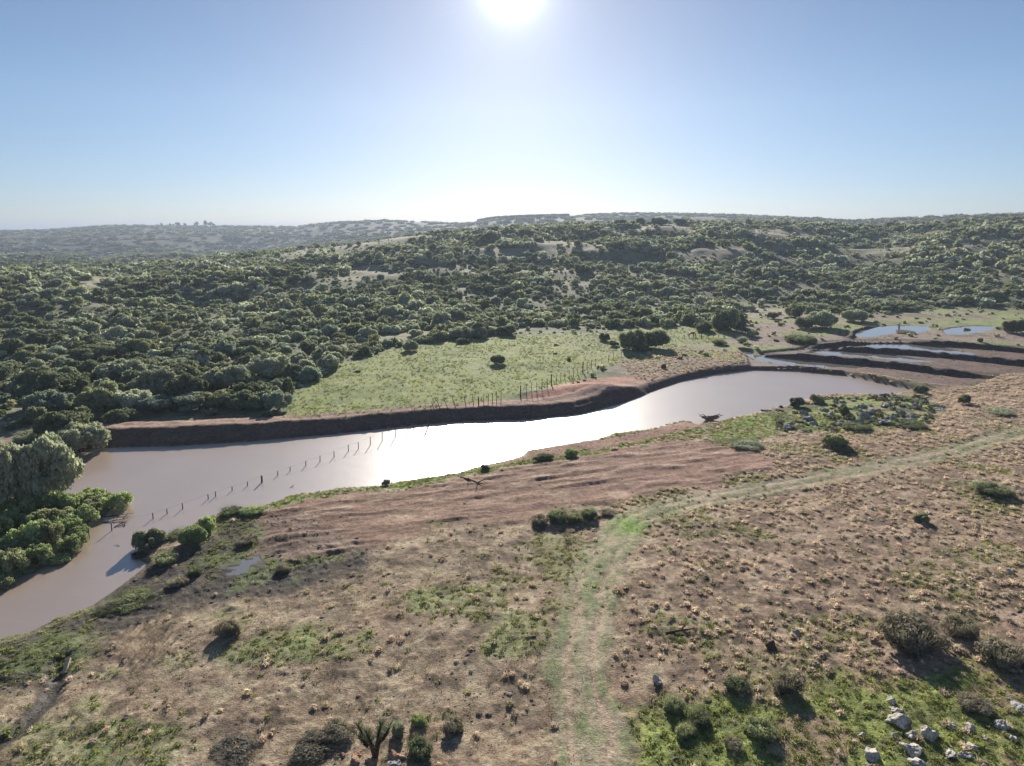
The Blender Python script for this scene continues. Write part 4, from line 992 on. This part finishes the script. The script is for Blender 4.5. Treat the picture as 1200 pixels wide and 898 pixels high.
WR = [(1058,852,34,15,'large flat slab-like white rock in the middle of the white rocks'),(1047,828,14,14,'pointed white rock standing behind the flat slab'),(1052,838,18,10,'white rock wedged between the pointed rock and flat slab'),
 (1092,868,26,18,'jagged white rock right of the flat slab'),(1025,890,26,16,'rounded white rock lowest on the left of the white rocks'),(1071,882,28,13,'pale rock directly below the flat slab'),
 (1070,866,16,10,'small pale rock tucked under the flat slab'),(1050,866,9,9,'small white stone left below the flat slab'),(1115,889,18,12,'white rounded rock right of the pale one below the slab'),(1135,889,18,10,'low white rock second from the bottom right group'),
 (1174,854,20,14,'rounded white rock near the brown shrub at the right'),(1190,868,14,10,'white stone at right frame edge below the rounded rock'),(1196,832,22,9,'flat grey stone at the right frame edge in the grass'),(1184,820,12,6,'small flat stone above the grey stone at the edge'),
 (1138,857,18,8,'white stone left of the rounded right-hand rock'),(1140,878,18,7,'thin white stone in the grass right of the jagged rock'),(1116,853,16,7,'flat pale stone between jagged rock and brown shrub'),(1012,864,12,6,'small pale stone left of the flat slab'),
 (998,866,6,5,'tiny white stone furthest left of the white rocks'),(1078,898,24,10,'white rock cut by the bottom of the frame'),(1020,898,10,6,'small stone under the lowest left white rock'),(1155,868,9,5,'tiny white stone between two right-hand rocks'),
 (770,800,17,14,'white-topped rock at the burrow beside the track'),(805,818,9,6,'small orange stone near the burrow'),(933,743,12,9,'lone grey stone on the tussock slope'),(1182,672,14,9,'pale stone at the far right of the slope'),(905,763,17,15,'dark lump of rock on the tussock slope')]
for k, (px, py, w, h, lb) in enumerate(WR): rock(px, py, w, h, 'rockd' if 'dark lump' in lb else 'rocko' if 'orange' in lb else 'rockg' if 'grey' in lb else 'rockw', lb, 10 + k)
OR = [(485,860,16,9,'orange rock just right of the branching plant'),(418,884,15,8,'brownish rock left of the branching plant'),(415,893,18,8,'orange-topped rock below left of the branching plant'),(436,894,18,9,'rounded brown rock under the branching plant'),(462,887,26,12,'broad orange flat rock right below the branching plant'),(463,898,20,9,'grey rock under the broad orange flat rock'),(402,885,11,5,'small brown rock furthest left near the branching plant')]
for k, (px, py, w, h, lb) in enumerate(OR): rock(px, py, w, h, 'rockg' if 'grey rock' in lb else 'rocko', lb, 60 + k)
KN = [(925,503,14,12),(928,497,9,7),(947,492,16,12),(955,498,12,9),(942,486,12,9),(968,481,12,9),(974,486,10,8),(985,497,12,9),(1000,492,10,8),(1008,494,12,10),(1014,489,15,12),(1022,485,14,11),(1030,482,10,8),(1012,478,14,9),(1022,476,9,6),(1038,477,12,8),(1044,472,9,6),(1040,497,16,12),(1047,491,14,10),(1034,492,8,6),(1062,494,14,11),(1070,489,13,9),(1056,484,12,8),(1068,478,9,6),(1074,476,10,7),(1103,482,14,8),(1098,476,10,6),(1110,476,8,5),(913,500,8,6),(988,472,10,6),(1000,470,9,5),(978,476,8,6)]
KNs = sorted(KN, key=lambda q: q[1]); rows = [KNs[0:8], KNs[8:16], KNs[16:24], KNs[24:32]]
for ri, row in enumerate(rows):
    for k, (px, py, w, h) in enumerate(sorted(row)): rock(px, py, w * 1.0, h * 0.85, 'rockg', "grey rock, %s from the left in the %s row of the green knoll outcrop" % (ORD[k], ['top', 'second', 'third', 'lowest'][ri]), 80 + ri * 10 + k, 'rocks of the knoll outcrop')
for k, (px, py) in enumerate([(2, 498), (10, 493), (20, 497), (28, 492), (14, 502), (36, 497)]): rock(px, py, 9, 6, 'rockg', "grey rubble stone, %s from the left in the heap left of the dam" % ORD[[0, 1, 3, 4, 2, 5][k]], 150 + k, 'rubble left of the dam')

# ------------------------------------------------------------------ branching plant at the bottom
x, y, z = atf(440, 888); _, _, dep = project(x, y, z); s = F / dep
e_ = empty("succulent_plant", (x, y, z)); tag(e_, 'tall dark branching succulent with spiky heads standing among orange rocks', 'plant')
hh = 50 / s; parts = []; tips = []
g = random.Random(4)
for k, (ax, ln, ly) in enumerate([(-0.42, 1.0, .1), (-0.15, 0.92, -.2), (0.14, 0.98, .2), (0.40, 1.03, 0), (-0.30, 0.8, -.3), (0.28, 0.78, .3)]):
    t = (ax * hh * 0.9, ly * hh * .6, hh * ln * 0.82); tips.append(t)
    parts.append(tube([(ax * .1, 0, -0.1), (ax * hh * 0.25, ly * .2, hh * 0.38), t], [0.09, 0.07, 0.05], 7))
put('stem', mk("stem", join(parts), MAT['bark'], True), e_)
q = []
for k, t in enumerate(tips):
    gq = np.random.default_rng(k); n = 150; u = gq.random(n); base = np.array([t[0] * (0.45 + 0.55 * 1), t[1], t[2]])[None] * (0.55 + 0.5 * u)[:, None]
    a = gq.uniform(0, 6.28, n); dr = np.stack([np.cos(a), np.sin(a), np.full(n, 1.0)], 1); dr /= np.linalg.norm(dr, axis=1)[:, None]; tp_ = base + dr * hh * 0.16
    sd_ = np.stack([-np.sin(a), np.cos(a), np.zeros(n)], 1) * 0.035; q.append(np.stack([base - sd_, base + sd_, tp_ + sd_ * .2, tp_ - sd_ * .2], 1))
put('spiky_head', qmesh("spiky_head", np.concatenate(q), MAT['dark green']), e_)
for (px, py, w, h, c_, lb) in [(365,890,62,22,'brown twiggy','brown low bush left of the branching plant and rocks'),(490,890,36,26,'dark green','dark bush right of the branching plant beside the orange rock'),(490,850,20,18,'bright green','small green bush above the orange rock by the branching plant'),(530,860,30,22,'brown twiggy','brown twiggy bush right of the orange rocks at the bottom'),(395,870,44,20,'brown twiggy','brown low bush behind the orange rocks, left of the plant'),(465,862,18,22,'grey-green','grey-green bush squeezed between branching plant and orange rock'),(268,895,60,18,'brown twiggy','brown trampled low bush at the very bottom, left half'),(215,898,0,0,'','')]:
    if w: bush_px('scrub', c_, px, py, w, h, lb)

# ------------------------------------------------------------------ dead wood, post and twigs
def branch(px, py, L, ang, label, seed, fork=3, r=0.05, mat='deadwood', z=None, name='dead_branch'):
    x, y, zz = atf(px, py)
    if z is not None: x, y = plane(px, py, z); zz = z
    g = random.Random(seed); parts = []; c, s_ = math.cos(ang), math.sin(ang)
    P = [(0, 0, 0.02), (c * L * .35, s_ * L * .35, r * 1.5), (c * L * .7 + s_ * .1, s_ * L * .7, r * 2.2), (c * L, s_ * L, r * 3)]
    parts.append(tube(P, [r, r * .9, r * .6, r * .25], 7))
    for k in range(fork):
        t = g.uniform(.25, .85); a2 = ang + g.choice((-1, 1)) * g.uniform(.5, 1.1); l2 = L * g.uniform(.2, .45); b = (c * L * t, s_ * L * t, r * 2)
        parts.append(tube([b, (b[0] + math.cos(a2) * l2 * .5, b[1] + math.sin(a2) * l2 * .5, r * 2 + l2 * g.uniform(.1, .35)), (b[0] + math.cos(a2) * l2, b[1] + math.sin(a2) * l2, r * 2 + l2 * g.uniform(.2, .6))], [r * .5, r * .35, r * .12], 5))
    o = put(name, mk(name, join(parts), MAT[mat], True), None, (x, y, zz)); tag(o, label, 'branch'); return o
branch(540, 560, 4.6, -0.85, 'long dark dead branch lying on the red soil near the pond', 1, 3, .13, 'wood')
branch(120, 613, 2.4, 0.35, 'dead branch floating at the tip of the flooded bushes', 2, 4, .06, z=0.0)
branch(122, 606, 3.0, 0.2, 'long floating stick just behind the flooded bushes tip', 3, 2, .06, z=0.0)
branch(134, 618, 1.6, 1.2, 'tangle of dead twigs standing in the shallows by a post', 4, 7, .045, z=0.02)
branch(146, 617, 1.2, 2.0, 'dead twigs right of the post in the shallows', 5, 6, .04, z=0.02)
branch(186, 632, 1.8, 0.5, 'bare branch sticking out right of the flooded dark bush', 6, 5, .05, z=0.05)
branch(140, 640, 0.8, 2.6, 'pale floating twig between two flooded posts', 7, 3, .03, 'freshwood', z=0.0)
branch(88, 584, 3.4, 2.9, 'dark stick floating below the big pond tree', 8, 1, .07, 'wood', z=0.0)
branch(340, 572, 1.1, 1.4, 'pale twig poking out of the water by the shore', 9, 5, .025, 'freshwood', z=0.0)
branch(490, 565, 1.4, 1.2, 'upright dead twigs at the pond edge', 10, 7, .03, z=0.1)
branch(780, 742, 2.2, 0.1, 'dark log-like stick on the tussock slope', 11, 1, .10, 'wood')
x, y, z = atf(73, 790)
pl = put("wooden_plank", None); bpy.data.objects.remove(pl)
bm = bmesh.new(); bmesh.ops.create_cube(bm, size=1)
for v in bm.verts: v.co = Vector((v.co.x * 0.26, v.co.y * 0.24, (v.co.z + 0.5) * 1.15))
bmesh.ops.bevel(bm, geom=bm.edges[:], offset=0.012, segments=2, affect='EDGES'); me = bpy.data.meshes.new("cut_log"); bm.to_mesh(me); bm.free(); me.materials.append(MAT['freshwood'])
o = put("cut_log", me, None, (x + .1, y + 0.1, z + 0.03)); o.rotation_euler = (R(-66), R(-8), R(12)); tag(o, 'pale cut piece of timber leaning beside the muddy gully', 'timber')
# red clay lump with roots on the little spit
x, y, z = atf(833, 494)
parts = []; g = random.Random(3)
bm = bmesh.new(); bmesh.ops.create_icosphere(bm, subdivisions=4, radius=1)
for v in bm.verts:
    n_ = mnoise.fractal(v.co * 2.2 + Vector((5, 1, 2)), 1, 2, 4); v.co *= 1 + 0.5 * n_; v.co = Vector((v.co.x * (0.9 + 0.9 * n_), v.co.y * .4, v.co.z * .22 + .42 + 0.45 * n_ + 0.12 * math.sin(v.co.x * 3)))
me = bpy.data.meshes.new("soil_lump"); bm.to_mesh(me); bm.free(); me.materials.append(solid("red_clay", (0.34, 0.19, 0.14), 0.95, 0.1, 5, 0.35, 0.8))
e_ = empty("uprooted_stump", (x, y, z)); tag(e_, 'upturned red clay stump with roots on the spit in the pond', 'stump'); put('root_ball', me, e_)
put('root', mk("root", join([tube([(0.8 * math.cos(a), .3 * math.sin(a), .7), (1.5 * math.cos(a), .6 * math.sin(a), 1.1 + g.uniform(-.3, .2)), (2.1 * math.cos(a), .9 * math.sin(a), 1.1 + g.uniform(-.4, .3))], [.1, .06, .02], 6) for a in (0.1, .7, 2.6, 3.1, 3.5, 5.6)]), MAT['deadwood'], True), e_)
# small dark stumps and boulders on the banks
for px, py, w, h, lb in [(778, 432, 7, 9, 'dark upright stump on the grass behind the dam bend'), (1037, 466, 6, 9, 'dark stump on the pond shore at the top of the knoll'), (898, 482, 13, 4, 'flat dark stone at the pond edge left of the knoll'), (1083, 459, 10, 5, 'dark clod at the right tip of the main pond'), (915, 478, 9, 4, 'flat dark rock at the water edge, second from the left')]:
    rock(px, py, w, h, 'rockd', lb, int(px))
# bare tree standing in the blue pond
x, y = plane(1053, 388.6, LV['p5']); z = LV['p5'] - 0.2
parts = [tube([(0, 0, 0), (.05, 0, 1.0), (0, .05, 2.0), (.12, 0, 2.7)], [.22, .2, .13, .06], 8)]
for a, h0, l in [(0.2, 1.5, 1.1), (2.9, 1.8, .8), (0.5, 2.1, .7), (3.6, 1.2, .7), (1.7, 1.9, .6)]: parts.append(tube([(0, 0, h0), (math.cos(a) * l * .6, math.sin(a) * l * .6, h0 + .35), (math.cos(a) * l, math.sin(a) * l, h0 + .8)], [.09, .06, .02], 6))
o = put("dead_tree", mk("dead_tree", join(parts), MAT['wood'], True), None, (x, y, z)); tag(o, 'dark bare dead tree trunk standing in the blue upper pond', 'dead tree')
bush_px('scrub', 'brown twiggy', 1066, 391.5, 24, 5, 'low brown growth along the shore beside the dead tree')

# ------------------------------------------------------------------ fences
def post_mesh(seed, h, r):
    g = random.Random(seed); return mk("post", tube([(0, 0, -0.6), (g.uniform(-.02, .02), 0, h * .5), (g.uniform(-.04, .04), g.uniform(-.03, .03), h)], [r * 1.05, r, r * .9], 7), MAT['wood'], True)
PM = {(k, t): post_mesh(k + 9 * t, 1.0, [.055, .11][t]) for k in range(3) for t in range(2)}
def fence(label, group, posts, lean=0.03, wire_z=(0.35, 0.7, 1.0), waterline=None):
    """posts: (px, base py, height in photo pixels, thick, sideways lean)"""
    first = posts[0]; pts = []
    for (px, py, hpx, thick, ln) in posts:
        if waterline is not None: x, y = plane(px, py, waterline); z = waterline
        else: x, y, z = atf(px, py)
        _, _, dep = project(x, y, z); pts.append((x, y, z, hpx * dep / F * 1.02, thick, ln))
    ox, oy, oz = pts[0][:3]; e_ = empty("wire_fence", (ox, oy, oz)); tag(e_, label, 'fence', group)
    tops = []
    for k, (x, y, z, h, thick, ln) in enumerate(pts):
        o = put("post", PM[(k % 3, thick)], e_, (x - ox, y - oy, z - oz)); o.scale = (1, 1, h); o.rotation_euler = (random.uniform(-lean, lean), ln + random.uniform(-lean, lean), 0)
        a = ln; tops.append((x - ox + math.sin(a) * h, y - oy, z - oz, h, a))
    parts = []
    for f in wire_z:
        P = [(t[0] - math.sin(t[4]) * t[3] * (1 - f), t[1], t[2] + t[3] * f * math.cos(t[4])) for t in tops]
        parts.append(tube(P, [0.004] * len(P), 3, False))
    put("wire", mk("wire", join(parts), MAT['wire']), e_)
    return e_
fl = [(87,648,10,0,.05),(105,631,13,0,0),(131,622,10,0,.02)] + [(px, py, h, t, 0) for px, py, h, t in [(179.3,608,7,0),(196,602,6,0),(214,596.5,7,0),(244,585,6,0),(253,582,6,0),(272,575,5,0),(290,569.5,5,0),(307,565.4,8,1),(325.5,557,5,0),(340,552,5,0),(358.5,546,6,0),(375,541,7,0),(391.5,535.5,7,0),(408.5,529,8,0),(420,526,8,0),(434,521.6,10,0),(448,517,11,0),(463.6,512,12,0),(478,507,11,0),(484.7,505,12,0),(493.6,502,12,0),(502,500,15,1)]]
fence('line of thin half-drowned posts crossing the brown water of the main pond', None, fl, waterline=0.0, wire_z=(0.9, 0.98))
bk = [(509,482,11,0,-.25),(516,481,12,0,-.3),(525,479.5,13,0,-.35),(534,478,13,0,-.3),(546,476.5,13,0,-.15),(555,475.5,12,0,-.1),(561,475,10,1,0),(567,474.5,13,0,0),(572,474,13,0,0),(577,473.5,13,0,0),(582,473,14,0,0),(587,472.5,15,0,0),
 (610,465,13,1,0),(617,463,12,0,0),(623,461,12,0,0),(629,459,11,0,0),(635,457,11,0,0),(641,455,11,0,0),(646,452.5,13,1,0),(652,450,11,0,0),(657,448,11,0,0),(662,446,10,0,0),(667,444,10,0,0),(672,441,10,0,0),(677,439,10,0,0),(683,436,12,1,0),(688,434,9,0,0),(693,432,9,0,0),(698,430,9,0,0),(705,428,9,0,0),(713,425,9,0,0),(719,422.5,9,0,0),(728,420,8,0,0)]
fence('post and wire fence climbing from the red dam along the green field edge', None, bk)
ff = [(802,397.5,5,0,0),(808,397.3,5,0,0),(815,397,5,0,0),(822,397.5,10,1,0),(830,396.5,5,0,0),(836,396,6,0,0),(842,395.7,5,0,0),(848,395.3,6,0,0),(854,394.8,5,0,0),(860,394.4,5,0,0),(866,394,5,0,0),(873,393.6,9,1,0),(880,393,5,0,0)]
fence('distant low post fence behind the brown meadow near the grazing horse', None, ff, wire_z=(.6, 1.0))

# ------------------------------------------------------------------ horses
def skin_mesh(name, verts, edges, radii, mat, sub=2):
    me = bpy.data.meshes.new(name + "_rig"); me.from_pydata(verts, edges, []); ob = bpy.data.objects.new(name + "_rig", me); COL.objects.link(ob)
    md = ob.modifiers.new("s", 'SKIN'); 
    for i, r in enumerate(radii):
        v = me.skin_vertices[0].data[i] if len(me.skin_vertices) else None
        if v: v.radius = r if hasattr(r, '__len__') else (r, r)
    if not len(me.skin_vertices): pass
    s2 = ob.modifiers.new("u", 'SUBSURF'); s2.levels = sub; s2.render_levels = sub
    dg = bpy.context.evaluated_depsgraph_get(); dg.update(); out = bpy.data.meshes.new_from_object(ob.evaluated_get(dg)); bpy.data.objects.remove(ob)
    out.name = name; out.materials.clear(); out.materials.append(mat); out.polygons.foreach_set("use_smooth", [True] * len(out.polygons)); return out
def horse(x, y, z, rz, graze, mat, label):
    V = [(-.62,0,1.18),(-.3,0,1.15),(.1,0,1.12),(.5,0,1.18),(.72,0,1.22)]; Rr = [(.24,.27),(.26,.28),(.27,.30),(.25,.30),(.18,.22)]; E = [(0,1),(1,2),(2,3),(3,4)]
    neck = [(1.0,0,1.05),(1.2,0,.72),(1.32,0,.5),(1.40,0,.26),(1.42,0,.1)] if graze else [(.95,0,1.5),(1.1,0,1.78),(1.2,0,1.92),(1.42,0,1.78),(1.58,0,1.66)]
    b = len(V); V += neck; Rr += [(.13,.19),(.10,.15),(.11,.13),(.08,.10),(.065,.075)]; E += [(4, b), (b, b + 1), (b + 1, b + 2), (b + 2, b + 3), (b + 3, b + 4)]
    for s in (-1, 1):
        b = len(V); V += [(.62, s*.16, .95), (.62, s*.17, .62), (.60, s*.17, .33), (.62, s*.17, .10), (.67, s*.17, .03)]; Rr += [(.11,.12),(.07,.08),(.045,.045),(.04,.04),(.055,.05)]; E += [(3, b)] + [(b+i, b+i+1) for i in range(4)]
        b = len(V); V += [(-.60, s*.17, .92), (-.55, s*.18, .75), (-.75, s*.18, .50), (-.70, s*.18, .14), (-.66, s*.18, .03)]; Rr += [(.15,.16),(.10,.11),(.055,.06),(.04,.045),(.055,.05)]; E += [(0, b)] + [(b+i, b+i+1) for i in range(4)]
    e_ = empty("horse", (x, y, z), rz); tag(e_, label, 'horse')
    put('body', skin_mesh("body", V, E, Rr, MAT[mat]), e_)
    put('tail', mk("tail", tube([(-.80,0,1.25),(-.95,0,1.1),(-1.0,0,.8),(-.97,0,.5)], [.04,.06,.06,.02], 7), MAT['hair'], True), e_)
    m0, m1_, m2_ = ((.85, 0, 1.33), (1.1, 0, 1.02), (1.27, 0, .70)) if graze else ((.8, 0, 1.5), (.98, 0, 1.78), (1.12, 0, 2.0))
    put('mane', mk("mane", tube([m0, m1_, m2_], [.04, .05, .03], 6), MAT['hair'], True), e_)
    for s in (-1, 1):
        bx = (1.26, s * .08, .62) if graze else (1.14, s * .08, 2.0); tx = (1.18, s * .12, .72) if graze else (1.15, s * .1, 2.16)
        put('ear', mk("ear", tube([bx, tx], [.035, .008], 5), MAT[mat], True), e_)
    return e_
x, y, z = atf(810, 395); horse(x, y, z, R(6), True, 'horse', 'chestnut horse grazing in the far meadow beside the dark bushes')
x, y, z = atf(898, 373); horse(x, y, z, R(-80), False, 'horsedark', 'dark horse standing end-on in the far meadow by a round bush')

# ------------------------------------------------------------------ far buildings and skyline trees
def building(px, py, w, d, h, label, roofmat, seed, cat='house', name='house'):
    x, y = at(px, py); z = gz(x, y); e_ = empty(name, (x, y, z - 0.3), random.Random(seed).uniform(-.3, .3)); tag(e_, label, cat)
    put('wall', mk("wall", box(-w/2, w/2, -d/2, d/2, 0, h), MAT['wallw']), e_)
    v = [(-w/2-.4,-d/2-.4,h+.01),(w/2+.4,-d/2-.4,h+.01),(w/2+.4,d/2+.4,h+.01),(-w/2-.4,d/2+.4,h+.01),(-w/2-.4,0,h+d*.28),(w/2+.4,0,h+d*.28)]
    put('roof', mk("roof", (v, [(0,1,5,4),(2,3,4,5),(0,4,3),(1,2,5),(3,2,1,0)]), MAT[roofmat]), e_)
    put('door', mk("door", box(-.6, .6, -d/2-.05, -d/2-.004, .3, 2.3), MAT['dark']), e_)
    for sx_ in (-1, 1): put('window', mk("window", box(sx_*w*.3-.6, sx_*w*.3+.6, -d/2-.05, -d/2-.004, 1.2, 2.3), MAT['dark']), e_)
    return e_
x, y = at(355, 291); e_ = empty('shelter', (x, y, gz(x, y) - .2), .1); tag(e_, 'small open shelter with a pale flat roof on the bush ridge', 'shelter')
put('wall', mk("wall", join([box(-2.6, -2.45, -1.5, 1.5, 0, 2.3), box(-2.44, 2.44, 1.4, 1.5, 0, 2.3), box(2.45, 2.6, -1.5, 1.5, 0, 2.3), box(0.2, 2.44, -1.5, -1.4, 0, 2.3)]), MAT['wallw']), e_)
put('roof', mk("roof", box(-2.9, 2.9, -1.9, 1.9, 2.31, 2.48), MAT['roofp']), e_)
for k, (px, py, w, h, lb, rm) in enumerate([(67, 305, 9, 3.5, 'small white house in the far valley, rightmost of three close together', 'roofp'), (35, 305, 10, 3, 'pale long house in the far valley, middle of three', 'roofp'), (28, 307, 7, 3, 'small pale house in the far valley, leftmost of three', 'roofr'), (108, 300, 14, 4, 'long pale house in the far valley beside a dry field', 'roofp'), (178, 299, 12, 3.5, 'pale house furthest right in the far valley', 'roofp'), (48, 290, 22, 5, 'large pale green-roofed shed higher up the far valley side', 'roofp')]):
    building(px, py, w, 7, h, lb, rm, k)
def skyline_tree(px, pyb, w, h, label, seed):
    a, t = azel(px, pyb); rl = float(np.interp(a, T2[0], T2[2])) * 0.985; x, y = math.sin(a) * rl, math.cos(a) * rl; z = gz(x, y); _, _, dep = project(x, y, z); s = F / dep
    e_ = empty("eucalyptus_tree", (x, y, z - .5)); tag(e_, label, 'tree', 'trees on the far left skyline')
    rad, ht = w / 2 / s, h / s
    q = clump(seed, 420, .15, 7, .8, .6, .3) * np.array([rad, rad, ht * .62]) + np.array([0, 0, ht * .32]); put('crown', qmesh("crown", q, MAT['dark green']), e_)
    put('trunk', mk("trunk", tube([(0, 0, 0), (.3, 0, ht * .4), (0, 0, ht * .8)], [ht * .04, ht * .03, ht * .01], 6), MAT['bark'], True), e_)
sk = [(190, 265.5, 3.5, 4, 'lone small tree on the far left skyline, leftmost of all'), (199.5, 265.5, 3, 3.5, 'small tree on the far left skyline, second from the left'), (203.5, 265.5, 3, 3, 'tiny tree on the far left skyline, third from the left'), (208.5, 265.5, 6, 5, 'broad tree on the far left skyline, fourth from the left'), (217, 265.5, 3.5, 4, 'lone small tree in the gap of the far skyline, fifth from left'), (228.5, 265.6, 3, 4, 'small tree on the far left skyline, sixth from the left'), (231.5, 265.6, 3.5, 6, 'slender tall tree on the far left skyline, seventh from the left'), (241, 265.8, 5, 7, 'tallest tree on the far left skyline, eighth from the left'), (247, 265.9, 6, 5, 'rounded tree beside the tallest on the far skyline'), (251, 266, 4, 4, 'last tree on the right of the far left skyline group')]
for k, a_ in enumerate(sk): skyline_tree(*a_, 950 + k)
for k, (px, py, w, h, lb) in enumerate([(767, 263, 11, 9, 'dark round tree standing out on the hill skyline, left one'), (750, 264, 13, 9, 'broad dark tree on the hill skyline left of the round one'), (727, 264, 18, 8, 'wide dark tree furthest left on the hill skyline'), (775, 263, 18, 9, 'broad dark tree on the hill skyline right of the round one'), (798, 265, 18, 7, 'low wide dark tree on the right of the hill skyline group')]):
    a, t = azel(px, 262); rl = float(np.interp(a, T1[0], T1[2])) * .985; x, y = math.sin(a) * rl, math.cos(a) * rl; z = gz(x, y); _, _, dep = project(x, y, z); s = F / dep
    e_ = empty("tree", (x, y, z - .3)); tag(e_, lb, 'tree', 'trees on the hill skyline')
    q = clump(970 + k, 900, .10, 9, .8, .6, .3) * np.array([w / 2 / s, w / 2 / s, h / s * .8]) + np.array([0, 0, h / s * .12]); put('crown', qmesh("crown", q, MAT['dark green']), e_)
    put('trunk', mk("trunk", tube([(0, 0, 0), (.1, 0, h / s * .5)], [.25, .12], 6), MAT['bark'], True), e_)
for k, (px, py, w, h, lb) in enumerate([(267, 283, 12, 9, 'big hazy dark tree in the far valley, pointed like a dome'), (182, 291, 10, 7, 'hazy round tree in the far valley below the skyline trees'), (285, 284, 14, 6, 'wide hazy tree in the far valley right of the dome-shaped one'), (142, 293, 6, 5, 'small hazy round tree in the far valley by the pale field')]):
    x, y = at(px, py); z = gz(x, y); _, _, dep = project(x, y, z); s = F / dep
    e_ = empty("tree", (x, y, z - .3)); tag(e_, lb, 'tree', 'big trees in the far valley')
    q = clump(990 + k, 700, .12, 9, .8, .6, .3) * np.array([w / 2 / s, w / 2 / s, h / s * .8]) + np.array([0, 0, h / s * .1]); put('crown', qmesh("crown", q, MAT['dark green']), e_)
    put('trunk', mk("trunk", tube([(0, 0, 0), (.1, 0, h / s * .5)], [.5, .3], 6), MAT['bark'], True), e_)

# ------------------------------------------------------------------ haze: one closed box of even air
zmin = float(Z.min()) - 1.0 - 0.8; zmax = float(max(Z.max() + 14, H + 5))
hm, n, l, out = newmat("hazy_air")
pv = n.new("ShaderNodeVolumePrincipled"); pv.inputs['Color'].default_value = (0.36, 0.425, 0.545, 1); pv.inputs['Density'].default_value = 2.1e-4; pv.inputs['Anisotropy'].default_value = 0.3
l.new(pv.outputs[0], out.inputs['Volume'])
hz_ = put("haze", mk("haze", box(-31000, 31000, -31000, 31000, zmin, zmax), hm)); tag(hz_, kind='stuff')
hz_.display_type = 'WIRE'
